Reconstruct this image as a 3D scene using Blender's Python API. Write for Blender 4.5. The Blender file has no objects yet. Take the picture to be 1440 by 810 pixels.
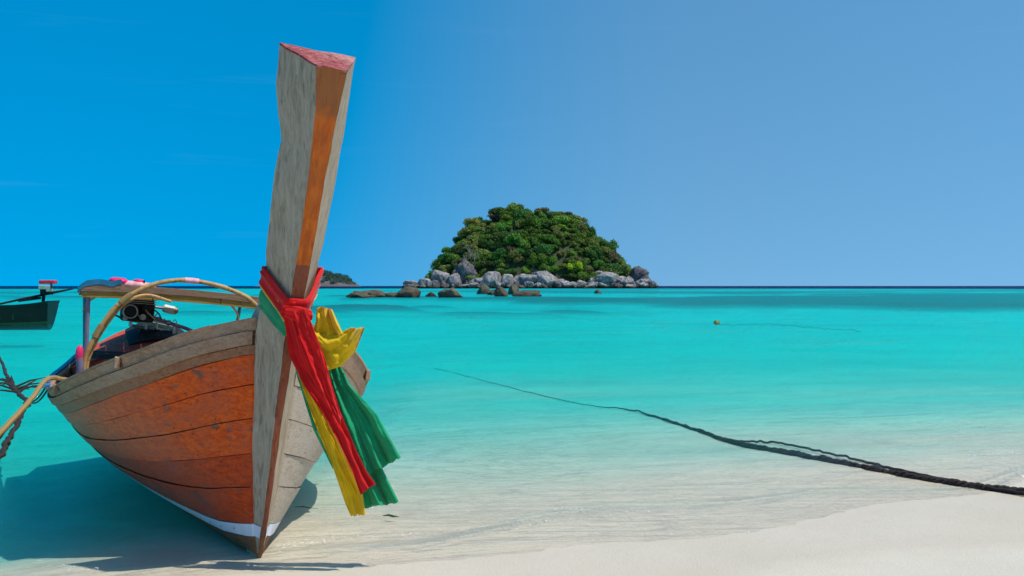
import bpy, bmesh, math, random
import numpy as np
from mathutils import Vector, Matrix, noise
R = math.radians
rnd = random.Random(7)
sc = bpy.context.scene
col = sc.collection

# ------------------------------------------------------------------ camera
FPX = 1340.0                       # focal length in pixels of a 1440 px wide frame
EYE = 1.6
cam_d = bpy.data.cameras.new('camera'); cam = bpy.data.objects.new('camera', cam_d); col.objects.link(cam)
cam_d.sensor_width = 36; cam_d.lens = 36 * FPX / 1440
cam_d.clip_start = 0.05; cam_d.clip_end = 80000
cam.location = (0, 0, EYE); cam.rotation_euler = (R(90) - math.atan(3 / FPX), 0, 0)
sc.camera = cam

# ------------------------------------------------------------------ sky, sun, exposure
SUN_DIR = Vector((0.46, -0.14, 1.0)).normalized()
elev = math.asin(SUN_DIR.z); azim = math.atan2(SUN_DIR.x, SUN_DIR.y)
w = bpy.data.worlds.new('World'); sc.world = w; w.use_nodes = True
nt = w.node_tree; bg = nt.nodes['Background']
sky = nt.nodes.new('ShaderNodeTexSky'); sky.sky_type = 'NISHITA'; sky.sun_disc = False
sky.sun_elevation = elev; sky.sun_rotation = azim
sky.air_density = 1.0; sky.dust_density = 0.3; sky.ozone_density = 2.0; sky.altitude = 0
# lift the look-up direction off the horizon, so the whole sky stays clear blue down to the sea
tc = nt.nodes.new('ShaderNodeTexCoord'); sp = nt.nodes.new('ShaderNodeSeparateXYZ'); nt.links.new(tc.outputs['Generated'], sp.inputs[0])
ab = nt.nodes.new('ShaderNodeMath'); ab.operation = 'ABSOLUTE'; nt.links.new(sp.outputs[2], ab.inputs[0])
ma = nt.nodes.new('ShaderNodeMath'); ma.operation = 'MULTIPLY_ADD'; nt.links.new(ab.outputs[0], ma.inputs[0]); ma.inputs[1].default_value = .72; ma.inputs[2].default_value = .28
cb = nt.nodes.new('ShaderNodeCombineXYZ'); nt.links.new(sp.outputs[0], cb.inputs[0]); nt.links.new(sp.outputs[1], cb.inputs[1]); nt.links.new(ma.outputs[0], cb.inputs[2])
nv = nt.nodes.new('ShaderNodeVectorMath'); nv.operation = 'NORMALIZE'; nt.links.new(cb.outputs[0], nv.inputs[0]); nt.links.new(nv.outputs[0], sky.inputs['Vector'])
hs = nt.nodes.new('ShaderNodeHueSaturation')
mr_ = nt.nodes.new('ShaderNodeMapRange'); mr_.interpolation_type = 'SMOOTHSTEP'; nt.links.new(sp.outputs[0], mr_.inputs[0])
for k_, v_ in ((1, -.52), (2, .22), (3, 1.8), (4, 1.25)): mr_.inputs[k_].default_value = v_
nt.links.new(mr_.outputs[0], hs.inputs['Saturation'])
mv_ = nt.nodes.new('ShaderNodeMapRange'); mv_.interpolation_type = 'SMOOTHSTEP'; nt.links.new(sp.outputs[0], mv_.inputs[0])
for k_, v_ in ((1, -.5), (2, .25), (3, 1.14), (4, .97)): mv_.inputs[k_].default_value = v_
nt.links.new(mv_.outputs[0], hs.inputs['Value']); hs.inputs['Hue'].default_value = .485
nt.links.new(sky.outputs[0], hs.inputs['Color']); 
# very faint high cloud
cm = nt.nodes.new('ShaderNodeMapping'); nt.links.new(tc.outputs['Generated'], cm.inputs[0]); cm.inputs['Scale'].default_value = (2.2, 2.2, 26)
cn = nt.nodes.new('ShaderNodeTexNoise'); nt.links.new(cm.outputs[0], cn.inputs[0]); cn.inputs['Scale'].default_value = 1.6; cn.inputs['Detail'].default_value = 7; cn.inputs['Roughness'].default_value = .6; cn.inputs['Distortion'].default_value = .4
cr_ = nt.nodes.new('ShaderNodeMapRange'); nt.links.new(cn.outputs[0], cr_.inputs[0]); cr_.inputs[1].default_value = .60; cr_.inputs[2].default_value = .85; cr_.inputs[4].default_value = .03
cx_ = nt.nodes.new('ShaderNodeMix'); cx_.data_type = 'RGBA'; nt.links.new(cr_.outputs[0], cx_.inputs[0]); nt.links.new(hs.outputs[0], cx_.inputs[6]); cx_.inputs[7].default_value = (3.6, 4.4, 5.4, 1)
nt.links.new(cx_.outputs[2], bg.inputs['Color'])
bg.inputs['Strength'].default_value = 0.118
sun_d = bpy.data.lights.new('sun', 'SUN'); sun_d.energy = 3.2; sun_d.angle = R(0.5); sun_d.color = (1, 0.95, 0.87)
sun = bpy.data.objects.new('sun', sun_d); col.objects.link(sun)
sun.rotation_euler = SUN_DIR.to_track_quat('Z', 'Y').to_euler(); sun.location = (20, -10, 40)
sc.view_settings.view_transform = 'Standard'; sc.view_settings.look = 'None'
sc.view_settings.exposure = 0.4; sc.view_settings.gamma = 1
sc.render.engine = 'CYCLES'
sc.cycles.transparent_max_bounces = 32
sc.cycles.max_bounces = 8; sc.cycles.volume_bounces = 2

# ------------------------------------------------------------------ helpers
class NB:
    """small node-graph builder"""
    def __init__(s, name):
        s.m = bpy.data.materials.new(name); s.m.use_nodes = True; s.t = s.m.node_tree
        s.p = s.t.nodes['Principled BSDF']; s.out = s.t.nodes['Material Output']
    def n(s, typ, **kw):
        x = s.t.nodes.new(typ)
        for k, v in kw.items():
            if k.startswith('i_'):
                key = k[2:]; key = int(key) if key.isdigit() else key.replace('_', ' ')
                x.inputs[key].default_value = v
            else: setattr(x, k, v)
        return x
    def l(s, a, b): s.t.links.new(a, b)
    def coord(s, scale=(1, 1, 1), kind='Object', loc=(0, 0, 0)):
        c = s.n('ShaderNodeTexCoord'); m = s.n('ShaderNodeMapping'); s.l(c.outputs[kind], m.inputs['Vector'])
        m.inputs['Scale'].default_value = scale; m.inputs['Location'].default_value = loc
        return m.outputs[0]
    def noise(s, vec, scale, detail=4, rough=.55, dist=0):
        x = s.n('ShaderNodeTexNoise'); s.l(vec, x.inputs['Vector'])
        x.inputs['Scale'].default_value = scale; x.inputs['Detail'].default_value = detail
        x.inputs['Roughness'].default_value = rough; x.inputs['Distortion'].default_value = dist
        return x.outputs['Fac']
    def ramp(s, fac, stops, interp='LINEAR'):
        x = s.n('ShaderNodeValToRGB'); s.l(fac, x.inputs[0]); cr = x.color_ramp; cr.interpolation = interp
        while len(cr.elements) > 1: cr.elements.remove(cr.elements[-1])
        for i, (p, c) in enumerate(stops):
            e = cr.elements[0] if i == 0 else cr.elements.new(p)
            e.position = p; e.color = (c, c, c, 1) if isinstance(c, (int, float)) else (*c, 1)
        return x.outputs[0]
    def mix(s, fac, a, b, blend='MIX'):
        x = s.n('ShaderNodeMix', data_type='RGBA', blend_type=blend)
        for v, i in ((fac, 0), (a, 6), (b, 7)):
            if isinstance(v, (int, float)): x.inputs[i].default_value = v if i == 0 else (v, v, v, 1)
            elif isinstance(v, tuple): x.inputs[i].default_value = (*v, 1)
            else: s.l(v, x.inputs[i])
        return x.outputs[2]
    def math(s, op, a, b=0.0, clamp=False):
        x = s.n('ShaderNodeMath', operation=op, use_clamp=clamp)
        for i, v in enumerate((a, b)):
            if isinstance(v, (int, float)): x.inputs[i].default_value = v
            else: s.l(v, x.inputs[i])
        return x.outputs[0]
    def bump(s, h, strength=.3, dist=.01):
        x = s.n('ShaderNodeBump'); s.l(h, x.inputs['Height']); x.inputs['Strength'].default_value = strength
        x.inputs['Distance'].default_value = dist; return x.outputs[0]
    def sepxyz(s, vec):
        x = s.n('ShaderNodeSeparateXYZ'); s.l(vec, x.inputs[0]); return x.outputs
    def rand(s):
        return s.n('ShaderNodeObjectInfo').outputs['Random']
    def done(s, color=None, rough=.6, normal=None, spec=.5, metal=0):
        if color is not None:
            if isinstance(color, tuple): s.p.inputs['Base Color'].default_value = (*color, 1)
            else: s.l(color, s.p.inputs['Base Color'])
        if isinstance(rough, (int, float)): s.p.inputs['Roughness'].default_value = rough
        else: s.l(rough, s.p.inputs['Roughness'])
        s.p.inputs['Specular IOR Level'].default_value = spec; s.p.inputs['Metallic'].default_value = metal
        if normal is not None: s.l(normal, s.p.inputs['Normal'])
        return s.m

def plain(name, c, rough=.5, metal=0, var=.25, scale=9, bump=.15):
    b = NB(name); v = b.coord()
    n = b.noise(v, scale, 5, .6)
    dark = tuple(x * (1 - var) for x in c); lite = tuple(min(1, x * (1 + var)) for x in c)
    colr = b.ramp(n, [(.3, dark), (.7, lite)])
    return b.done(colr, rough, b.bump(b.noise(v, scale * 6, 4), bump, .005), metal=metal, spec=.25)

class MB:
    def __init__(s): s.v = []; s.f = []
    def add(s, v, f):
        o = len(s.v); s.v += [tuple(p) for p in v]; s.f += [tuple(i + o for i in q) for q in f]; return s
    def box(s, c, size, rot=None, taper=1):
        hx, hy, hz = (k / 2 for k in size); v = []
        for z in (-1, 1):
            t = taper if z > 0 else 1
            for x, y in ((-1, -1), (1, -1), (1, 1), (-1, 1)):
                p = Vector((x * hx * t, y * hy * t, z * hz))
                if rot is not None: p = rot @ p
                v.append(Vector(c) + p)
        return s.add(v, [(3, 2, 1, 0), (4, 5, 6, 7), (0, 1, 5, 4), (1, 2, 6, 5), (2, 3, 7, 6), (3, 0, 4, 7)])
    def tube(s, pts, rad, n=8, cap=True):
        pts = [Vector(p) for p in pts]; rs = rad if isinstance(rad, (list, tuple)) else [rad] * len(pts)
        rings = []; prev = None
        for i, p in enumerate(pts):
            d = (pts[min(i + 1, len(pts) - 1)] - pts[max(i - 1, 0)]).normalized()
            if prev is None: a = d.orthogonal().normalized()
            else: a = (prev - d * prev.dot(d)).normalized()
            prev = a; b = d.cross(a)
            rings.append([p + (a * math.cos(t) + b * math.sin(t)) * rs[i] for t in (2 * math.pi * k / n for k in range(n))])
        v = [q for r in rings for q in r]; f = []
        for i in range(len(rings) - 1):
            for k in range(n):
                f.append((i * n + k, i * n + (k + 1) % n, (i + 1) * n + (k + 1) % n, (i + 1) * n + k))
        if cap: f += [tuple(range(n))[::-1], tuple((len(rings) - 1) * n + k for k in range(n))]
        return s.add(v, f)
    def grid(s, rows, closed=False):
        m = len(rows[0]); v = [p for r in rows for p in r]; f = []
        for i in range(len(rows) - 1):
            for j in range(m if closed else m - 1):
                k = (j + 1) % m
                f.append((i * m + j, i * m + k, (i + 1) * m + k, (i + 1) * m + j))
        return s.add(v, f)
    def slab(s, rows, off):
        """sheet with thickness: rows of points, off(i,j)->Vector to the second face"""
        a = rows; b = [[Vector(p) + off(i, j) for j, p in enumerate(r)] for i, r in enumerate(rows)]
        n, m = len(a), len(a[0]); o = len(s.v)
        s.v += [tuple(p) for r in a for p in r] + [tuple(p) for r in b for p in r]; N = n * m
        I = lambda i, j: o + i * m + j
        for i in range(n - 1):
            for j in range(m - 1):
                q = (I(i, j), I(i, j + 1), I(i + 1, j + 1), I(i + 1, j)); s.f.append(q); s.f.append(tuple(k + N for k in q[::-1]))
        for i in range(n - 1):
            for j in (0, m - 1):
                q = (I(i, j), I(i + 1, j), I(i + 1, j) + N, I(i, j) + N); s.f.append(q if j == 0 else q[::-1])
        for j in range(m - 1):
            for i in (0, n - 1):
                q = (I(i, j + 1), I(i, j), I(i, j) + N, I(i, j + 1) + N); s.f.append(q if i == 0 else q[::-1])
        return s
    def build(s, name, mat, parent=None, smooth=False, bevel=0, angle=40):
        me = bpy.data.meshes.new(name); me.from_pydata(s.v, [], s.f); me.update()
        o = bpy.data.objects.new(name, me); col.objects.link(o); o.parent = parent
        if mat: me.materials.append(mat)
        if smooth:
            me.shade_smooth()
            try: me.set_sharp_from_angle(angle=R(angle))
            except Exception: pass
        if bevel:
            b = o.modifiers.new('bevel', 'BEVEL'); b.width = bevel; b.segments = 2; b.limit_method = 'ANGLE'; b.angle_limit = R(40)
        return o

def tag(o, label=None, cat=None, group=None, kind=None):
    for k, v in (('label', label), ('category', cat), ('group', group), ('kind', kind)):
        if v: o[k] = v
    return o
def empty(name, loc=(0, 0, 0)):
    o = bpy.data.objects.new(name, None); col.objects.link(o); o.location = loc; o.empty_display_size = .3; return o
def lerp(a, b, t): return a + (b - a) * t
def interp(x, xs, ys): return float(np.interp(x, xs, ys))
def fbm(x, y, z=0, o=4):
    return noise.fractal(Vector((x, y, z)), 1.0, 2.0, o)
def smooth_pts(pts, n):
    """Catmull-Rom through the points"""
    P = [Vector(p) for p in pts]; P = [P[0] * 2 - P[1]] + P + [P[-1] * 2 - P[-2]]; out = []
    seg = len(P) - 3
    for k in range(n):
        t = k / (n - 1) * seg; i = min(int(t), seg - 1); t -= i
        a, b, c, d = P[i:i + 4]
        out.append(.5 * ((2 * b) + (c - a) * t + (2 * a - 5 * b + 4 * c - d) * t * t + (3 * b - a - 3 * c + d) * t ** 3))
    return out
def at(px, py, Y):                                   # photograph pixel -> point at distance Y
    return Vector(((px - 720) / FPX * Y, Y, EYE - (py - 402) / FPX * Y))
def on_water(px, py, z=0.0):
    return at(px, py, (EYE - z) * FPX / (py - 402))

# ------------------------------------------------------------------ shore profile
SHX = [-40, -8, -2.9, -1.5, -.55, .97, 4.8, 12, 40]
SHY = [4.2, 4.6, 5.0, 5.35, 5.65, 6.25, 8.1, 11.2, 21]
def shore_s(x, y):
    """metres seaward of the water's edge, roughly square to it"""
    return (y - np.interp(x, SHX, SHY)) * .9
SEA_ROCKS = [(522, 417, 62, 10, 'long low dark rock in the sea left of the island', 0), (505, 418, 30, 5, 'flat tail of dark rock awash beside the long low rock', 3),
    (573, 417.5, 44, 15, 'round dark rock in the sea beside the long low one', 2), (548, 417, 26, 7, 'low dark rock between the long one and the round one', 4),
    (606, 416.5, 15, 4, 'small flat rock barely above the sea before the island', 1), (636, 417.5, 36, 12, 'brown dome shaped rock alone in the sea before the island', 5),
    (680, 413, 20, 15, 'tall dark rock of the group in the sea before the island', 2), (697, 414, 24, 9, 'flat topped dark rock of the group in the sea before the island', 1),
    (705, 416, 18, 12, 'pointed brown rock of the group in the sea before the island', 3), (722, 413.5, 20, 14, 'dark rock behind the flat brown one in the sea before the island', 0),
    (740, 416, 38, 10, 'flat brown rock beside the pointed one in the sea', 4), (841, 412, 10, 3, 'tiny rock awash with foam in the sea before the island', 5)]
SEA_ROCK_SPOTS = [(on_water(a, c).x, on_water(a, c).y, d / FPX * on_water(a, c).y * .62) for a, c, d, *_ in SEA_ROCKS]
def bed_z(x, y):
    s = shore_s(x, y)
    d = np.interp(s, [-60, -25, -8, -3, 0, 1.1, 3, 8, 20, 60, 160, 420, 800, 1150, 3000, 40000],
                     [2.6, 1.3, .42, .15, 0, -.032, -.16, -.36, -.62, -.8, -.9, -1.1, -1.6, -7, -18, -26])
    d = d - .16 * np.clip(-1.7 - x, 0, 5) * np.clip(s / 1.6, 0, 1) * np.exp(-np.clip(s, 0, None) / 25)   # the bed falls away beside the boat
    # weed-covered reef flats far out that come near the surface
    n_ = (np.sin(x * .031 + 1.7 * np.sin(y * .021 + .5) + .4) + np.sin(y * .047 + 1.3 * np.sin(x * .043) + 1.0) + .7 * np.sin(x * .11 + y * .09 + 2) + .5 * np.sin(x * .23 - y * .17) + .25 * np.sin(x * .61 + y * .41)) / 2.6
    w_ = np.clip((y - 38) / 40, 0, 1) * np.clip((600 - y) / 120, 0, 1)
    d = np.maximum(d, -1.2 + 1.10 * np.clip((n_ + .22 + .25 * np.clip(x / 60, -1, 1)) * 1.8, 0, 1) * w_)
    for rx, ry, rr in SEA_ROCK_SPOTS:                  # sand heaped against the rocks that stand in the sea
        q = np.hypot(x - rx, y - ry) / rr
        d = np.maximum(d, -.10 - .8 * np.clip(q - .75, 0, None) ** 1.5 - 90 * (q > 2.2))
    return d

# ------------------------------------------------------------------ ground and water
def polar(cx, cy, a0, a1, na, radii):
    an = np.linspace(a0, a1, na); r = np.asarray(radii)
    A, Q = np.meshgrid(an, r); return cx + Q * np.sin(A), cy + Q * np.cos(A)
def sheet(name, X, Y, Z, mat, closed=False):
    n, m = X.shape
    me = bpy.data.meshes.new(name)
    v = np.stack([X, Y, Z], -1).reshape(-1, 3)
    i, j = np.meshgrid(np.arange(n - 1), np.arange(m - 1), indexing='ij'); i = i.ravel(); j = j.ravel()
    f = np.stack([i * m + j, (i + 1) * m + j, (i + 1) * m + j + 1, i * m + j + 1], -1)[:, ::-1]
    me.from_pydata(v.tolist(), [], f.tolist()); me.update(); me.shade_smooth(); me.materials.append(mat)
    o = bpy.data.objects.new(name, me); col.objects.link(o); return o

def waves(X, Y, seed, amp_l, comps, direction=0):
    r = np.random.default_rng(seed); Z = np.zeros_like(X)
    for k in range(comps):
        lam = amp_l[0] * (amp_l[1] / amp_l[0]) ** r.random(); th = direction + r.normal() * .45
        q = 2 * np.pi / lam; ph = r.random() * 6.28
        warp = .6 * np.sin(X * q * .23 + ph * 2) + .5 * np.sin(Y * q * .17 + ph * 3)
        Z += lam * np.sin(q * (X * math.sin(th) + Y * math.cos(th)) + ph + warp)
    return Z / comps

# sand and sea bed (one sheet)
b = NB('sand'); v = b.coord(kind='Object')
xyz = b.sepxyz(v)
fine = b.noise(v, 60, 5, .7); mid = b.noise(v, 1.3, 4, .6); big = b.noise(b.coord((.05, .1, .05)), 1.0, 5, .6)
base = b.mix(b.ramp(mid, [(.35, 0.), (.7, 1.)]), (.60, .56, .47), (.72, .68, .595))
base = b.mix(b.math('MULTIPLY', fine, .45), base, (.76, .72, .65))
speck = b.ramp(b.noise(v, 140, 2, .5), [(.66, 0.), (.75, 1.)])
base = b.mix(b.math('MULTIPLY', speck, .35), base, (.2, .16, .11))
dry = b.ramp(xyz[2], [(.03, 0.), (.11, 1.)])
base = b.mix(b.math('MULTIPLY', dry, .75), base, b.mix(fine, (.41, .345, .24), (.54, .46, .335)))
# wet sand beside the water is darker and smoother
wet = b.ramp(b.math('ADD', xyz[2], b.math('MULTIPLY', b.math('SUBTRACT', b.noise(b.coord((.5, 1.3, .5)), 1, 4), .5), .05)), [(.0, 1.), (.055, 1.), (.085, 0.)])
base = b.mix(b.math('MULTIPLY', wet, .6), base, (.56, .44, .29))
mot = b.ramp(b.noise(b.coord((.10, .22, .1)), 1.0, 5, .65, .5), [(.38, 0.), (.60, 1.)])
sub = b.ramp(b.math('MULTIPLY', xyz[2], -1.0), [(.22, 0.), (.45, 1.)])
base = b.mix(b.math('MULTIPLY', b.math('MULTIPLY', mot, sub), .24), base, (.24, .25, .20))
# sea-grass and coral patches far out
far = b.ramp(b.math('MULTIPLY', xyz[1], .01), [(.0, 0.), (.30, 0.), (.7, .6), (1., .85)])
pat = b.ramp(big, [(.52, 0.), (.62, 1.)])
base = b.mix(b.math('MULTIPLY', far, pat), base, (.10, .16, .12))
rf = b.math('MULTIPLY', b.ramp(b.math('ADD', xyz[2], 1.0), [(.45, 0.), (.66, 1.), (1.0, 1.)]), b.ramp(b.math('MULTIPLY', xyz[1], .01), [(.4, 0.), (.6, 1.)]))
base = b.mix(b.math('MULTIPLY', rf, .95), base, b.mix(mid, (.035, .075, .075), (.09, .15, .12)))
rg = b.mix(wet, .85, .45)
sand = b.done(base, rg, b.bump(b.math('ADD', b.math('MULTIPLY', fine, .5), b.math('ADD', mid, b.math('MULTIPLY', b.noise(v, 9, 5, .6), .5))), .5, .025), spec=.4)

rad = np.concatenate([np.linspace(0.0, 2, 20), np.linspace(2.05, 16, 330), np.geomspace(16.1, 130, 90), np.linspace(131, 215, 85), np.geomspace(217, 640, 130), np.geomspace(645, 40000, 70)])
X, Y = polar(0, 0, -math.pi, math.pi, 420, rad)
AN = np.concatenate([np.linspace(-math.pi, -.8, 60)[:-1], np.linspace(-.8, .8, 420), np.linspace(.8, math.pi, 60)[1:]])
Q_ = np.meshgrid(AN, rad); X, Y = Q_[1] * np.sin(Q_[0]), Q_[1] * np.cos(Q_[0])
Z = bed_z(X, Y)
near = np.exp(-np.hypot(X, Y) / 60)
Z = Z + near * (.012 * waves(X, Y, 3, (.8, 3.5), 14, .4) + .004 * waves(X, Y, 5, (.12, .3), 10, .4) * (Z < .02) * 3)
ground = tag(sheet('beach_ground', X, Y, Z, sand), kind='structure')

# water: closed bodies, clear with absorption and a little scatter, under a reflecting rippled surface
def water_mat(name, sigma_a, scat, scat_c, wall=False):
    b = NB(name); b.t.nodes.remove(b.p)
    tr = b.n('ShaderNodeBsdfTransparent')
    if wall: b.l(tr.outputs[0], b.out.inputs['Surface'])
    else:
        h = b.math('ADD', b.noise(b.coord((.55, 1.5, 1)), 2.2, 6, .62, .3), b.math('MULTIPLY', b.noise(b.coord((.10, .36, 1)), 1.0, 7, .66, .8), 5.0))
        h = b.math('ADD', h, b.math('MULTIPLY', b.noise(b.coord((.014, .05, 1)), 1.0, 6, .6, .6), 22.0))
        nrm = b.bump(h, 1.0, .22)
        fr = b.n('ShaderNodeFresnel'); fr.inputs['IOR'].default_value = 1.33; b.l(nrm, fr.inputs['Normal'])
        fac = b.math('MULTIPLY', fr.outputs[0], .40)
        gl = b.n('ShaderNodeBsdfGlossy'); gl.inputs['Roughness'].default_value = .06; b.l(nrm, gl.inputs['Normal'])
        mx = b.n('ShaderNodeMixShader'); b.l(fac, mx.inputs[0]); b.l(tr.outputs[0], mx.inputs[1]); b.l(gl.outputs[0], mx.inputs[2])
        b.l(mx.outputs[0], b.out.inputs['Surface'])
    d = max(sigma_a); va = b.n('ShaderNodeVolumeAbsorption'); va.inputs['Density'].default_value = d
    va.inputs['Color'].default_value = (*[1 - k / d for k in sigma_a], 1)
    vs = b.n('ShaderNodeVolumeScatter'); vs.inputs['Color'].default_value = (*scat_c, 1); vs.inputs['Density'].default_value = scat; vs.inputs['Anisotropy'].default_value = .3
    av = b.n('ShaderNodeAddShader'); b.l(va.outputs[0], av.inputs[0]); b.l(vs.outputs[0], av.inputs[1]); b.l(av.outputs[0], b.out.inputs['Volume'])
    return b.m
LAGOON = ((.55, .0085, .0055), .040, (.25, .98, 1))
OPEN = ((.6, .10, .035), .006, (.1, .5, 1))
rad = np.concatenate([np.linspace(2.5, 30, 420), np.geomspace(30.1, 40000, 200)])
X, Y = polar(0, 0, -R(80), R(80), 560, rad)
s = shore_s(X, Y); D = np.hypot(X, Y)
amp = np.clip((s + .3) / 6, .12, 1) * np.exp(-D / 90)
Z = amp * (.030 * waves(X, Y, 11, (.45, 2.2), 18, -.35) + .05 * waves(X, Y, 12, (2.5, 7), 10, -.35))
lip = .35 + .25 * np.sin(X * 1.1 + .6) + .12 * np.sin(X * 3.1)
Z = Z + .022 * np.exp(-((s - lip) / .09) ** 2) + .014 * np.exp(-((s - lip - 1.3 - .3 * np.sin(X * .7)) / .2) ** 2)
def water_body(name, X, Y, Z, spec):
    n, m = X.shape
    vt = np.stack([X, Y, Z], -1).reshape(-1, 3)
    i, j = np.meshgrid(np.arange(n - 1), np.arange(m - 1), indexing='ij'); i = i.ravel(); j = j.ravel()
    f = np.stack([i * m + j, i * m + j + 1, (i + 1) * m + j + 1, (i + 1) * m + j], -1)[:, ::-1]
    border = [j for j in range(m)] + [i * m + m - 1 for i in range(1, n)] + [(n - 1) * m + j for j in range(m - 2, -1, -1)] + [i * m for i in range(n - 2, 0, -1)]
    vb = vt[border].copy(); vb[:, 2] = -60
    N0 = len(vt); nb = len(border); faces = f.tolist(); ntop = len(faces)
    for k in range(nb):
        k2 = (k + 1) % nb; faces.append([border[k], border[k2], N0 + k2, N0 + k][::-1])
    faces.append([N0 + k for k in range(nb)])
    me = bpy.data.meshes.new(name); me.from_pydata(np.concatenate([vt, vb]).tolist(), [], faces); me.update()
    me.materials.append(water_mat(name, *spec)); me.materials.append(water_mat(name + '_side', *spec, wall=True))
    mi = np.ones(len(faces), dtype=np.int32); mi[:ntop] = 0; me.polygons.foreach_set('material_index', mi)
    bm = bmesh.new(); bm.from_mesh(me); bmesh.ops.recalc_face_normals(bm, faces=bm.faces); bm.to_mesh(me); bm.free()
    me.shade_smooth()
    try: me.set_sharp_from_angle(angle=R(50))
    except Exception: pass
    o = bpy.data.objects.new(name, me); col.objects.link(o); return tag(o, kind='structure')
kb = int(np.searchsorted(rad, 575.0))
water_body('lagoon_water', X[:kb + 1], Y[:kb + 1], Z[:kb + 1], LAGOON)
rad2 = np.geomspace(rad[kb] + .3, 40000, 60); X2, Y2_ = polar(0, 0, -R(80), R(80), 160, rad2)
water_body('open_sea', X2, Y2_, np.zeros_like(X2), OPEN)

# ------------------------------------------------------------------ wood, metal and cloth materials
def wood(name, c_main, c_dark, c_fade, fade=None, gloss=.4, grain=(1.2, 9, 14), worn=.35, spots=0.0, spot_c=(.02, .09, .08), bump=.35, crk=.55, spec=.2):
    """grain runs along the boat's length (object X); fade: (u0,u1) bleaching range"""
    b = NB(name); v = b.coord(grain); o = b.coord()
    g = b.noise(v, 3.0, 8, .65, .6); g2 = b.noise(b.coord(tuple(k * 3.3 for k in grain)), 3.0, 6, .7)
    blot = b.noise(b.coord((.45, 2.2, 2.6) if grain[0] < 2 else (1, 1, 1)), 2.0, 5, .6, .3)
    c = b.mix(b.ramp(g, [(.32, 0.), (.66, 1.)]), c_dark, c_main)
    c = b.mix(b.ramp(blot, [(.45, 0.), (.75, .8)]), c, c_dark)
    c = b.mix(b.math('MULTIPLY', b.rand(), .25), c, c_dark)
    fr = b.ramp(b.math('ADD', b.math('MULTIPLY', g2, .6), b.math('MULTIPLY', blot, .5)), [(.5, 0.), (.72, 1.)])
    if fade:
        x = b.sepxyz(o)[0]
        q = b.n('ShaderNodeMapRange'); b.l(x, q.inputs[0]); q.inputs[1].default_value = fade[0]; q.inputs[2].default_value = fade[1]
        k = b.math('ADD', q.outputs[0], b.math('MULTIPLY', b.math('SUBTRACT', blot, .5), 1.1), clamp=True)
        k = b.math('MAXIMUM', b.math('MULTIPLY', k, .92), b.math('MULTIPLY', fr, worn))
    else: k = b.math('MULTIPLY', fr, worn)
    c = b.mix(k, c, c_fade)
    if spots:
        sp = b.ramp(b.noise(b.coord((1.3, 4, 6)), 2.1, 3, .5), [(.625, 0.), (.72, 1.)])
        c = b.mix(b.math('MULTIPLY', sp, spots), c, spot_c)
    crack = b.ramp(b.noise(b.coord((grain[0] * .8, grain[1] * 2.2, grain[2] * 2.2)), 3.0, 3, .5), [(.34, 1.), (.39, 0.)])
    c = b.mix(b.math('MULTIPLY', crack, crk), c, tuple(k * .25 for k in c_dark))
    rgh = b.mix(g2, gloss, min(1, gloss + .3))
    hgt = b.math('SUBTRACT', b.math('ADD', g, b.math('MULTIPLY', g2, .5)), b.math('MULTIPLY', crack, .7))
    return b.done(c, rgh, b.bump(hgt, bump, .006), spec=spec)

M = {}
M['strake'] = wood('varnished_planking', (.95, .145, .003), (.50, .036, .003), (.50, .25, .14), fade=(2.5, 5.8), gloss=.25, spots=.75, crk=.22, grain=(.22, 9, 15), spec=.14, bump=.2)
M['strakered'] = wood('dark_red_planking', (.66, .075, .006), (.34, .025, .004), (.46, .20, .11), fade=(2.2, 5.4), gloss=.25, spots=.7, crk=.22, grain=(.22, 9, 15), spec=.14, bump=.2)
M['low'] = wood('bottom_planking', (.30, .13, .05), (.14, .06, .03), (.24, .17, .11), gloss=.5)
M['rail'] = wood('weathered_rail', (.46, .28, .17), (.26, .14, .08), (.52, .40, .29), gloss=.6, worn=.8, crk=.18)
M['brown'] = wood('brown_plank', (.42, .18, .08), (.24, .10, .05), (.42, .31, .22), fade=(1.2, 5), gloss=.5)
M['grey'] = wood('grey_stem_paint', (.50, .40, .28), (.27, .19, .12), (.58, .48, .36), gloss=.55, grain=(9, 9, 1.4), worn=.7, crk=.35)
M['portgrey'] = wood('pale_port_planking', (.52, .45, .36), (.38, .29, .21), (.58, .54, .46), gloss=.5, worn=.7, crk=.18)
M['stripe'] = plain('white_waterline_paint', (.74, .76, .82), .45, var=.1)
M['face'] = wood('varnished_stem_face', (.78, .20, .012), (.40, .06, .010), (.5, .22, .06), gloss=.22, grain=(6, 9, 1.1), worn=.3, crk=.18)
_m = M['face']; _t = _m.node_tree; _p = _t.nodes['Principled BSDF']; _src = _p.inputs['Base Color'].links[0].from_socket
_o = _t.nodes.new('ShaderNodeTexCoord'); _sx = _t.nodes.new('ShaderNodeSeparateXYZ'); _t.links.new(_o.outputs['Object'], _sx.inputs[0])
_nz = _t.nodes.new('ShaderNodeTexNoise'); _t.links.new(_o.outputs['Object'], _nz.inputs[0]); _nz.inputs['Scale'].default_value = 9
_ad = _t.nodes.new('ShaderNodeMath'); _ad.operation = 'MULTIPLY_ADD'; _t.links.new(_nz.outputs[0], _ad.inputs[0]); _ad.inputs[1].default_value = .22; _t.links.new(_sx.outputs[2], _ad.inputs[2])
_mr = _t.nodes.new('ShaderNodeMapRange'); _t.links.new(_ad.outputs[0], _mr.inputs[0]); _mr.inputs[1].default_value = 2.60; _mr.inputs[2].default_value = 2.68; _mr.inputs[4].default_value = .8
_mx = _t.nodes.new('ShaderNodeMix'); _mx.data_type = 'RGBA'; _t.links.new(_mr.outputs[0], _mx.inputs[0]); _t.links.new(_src, _mx.inputs[6]); _mx.inputs[7].default_value = (.20, .085, .03, 1); _t.links.new(_mx.outputs[2], _p.inputs['Base Color'])
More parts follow.
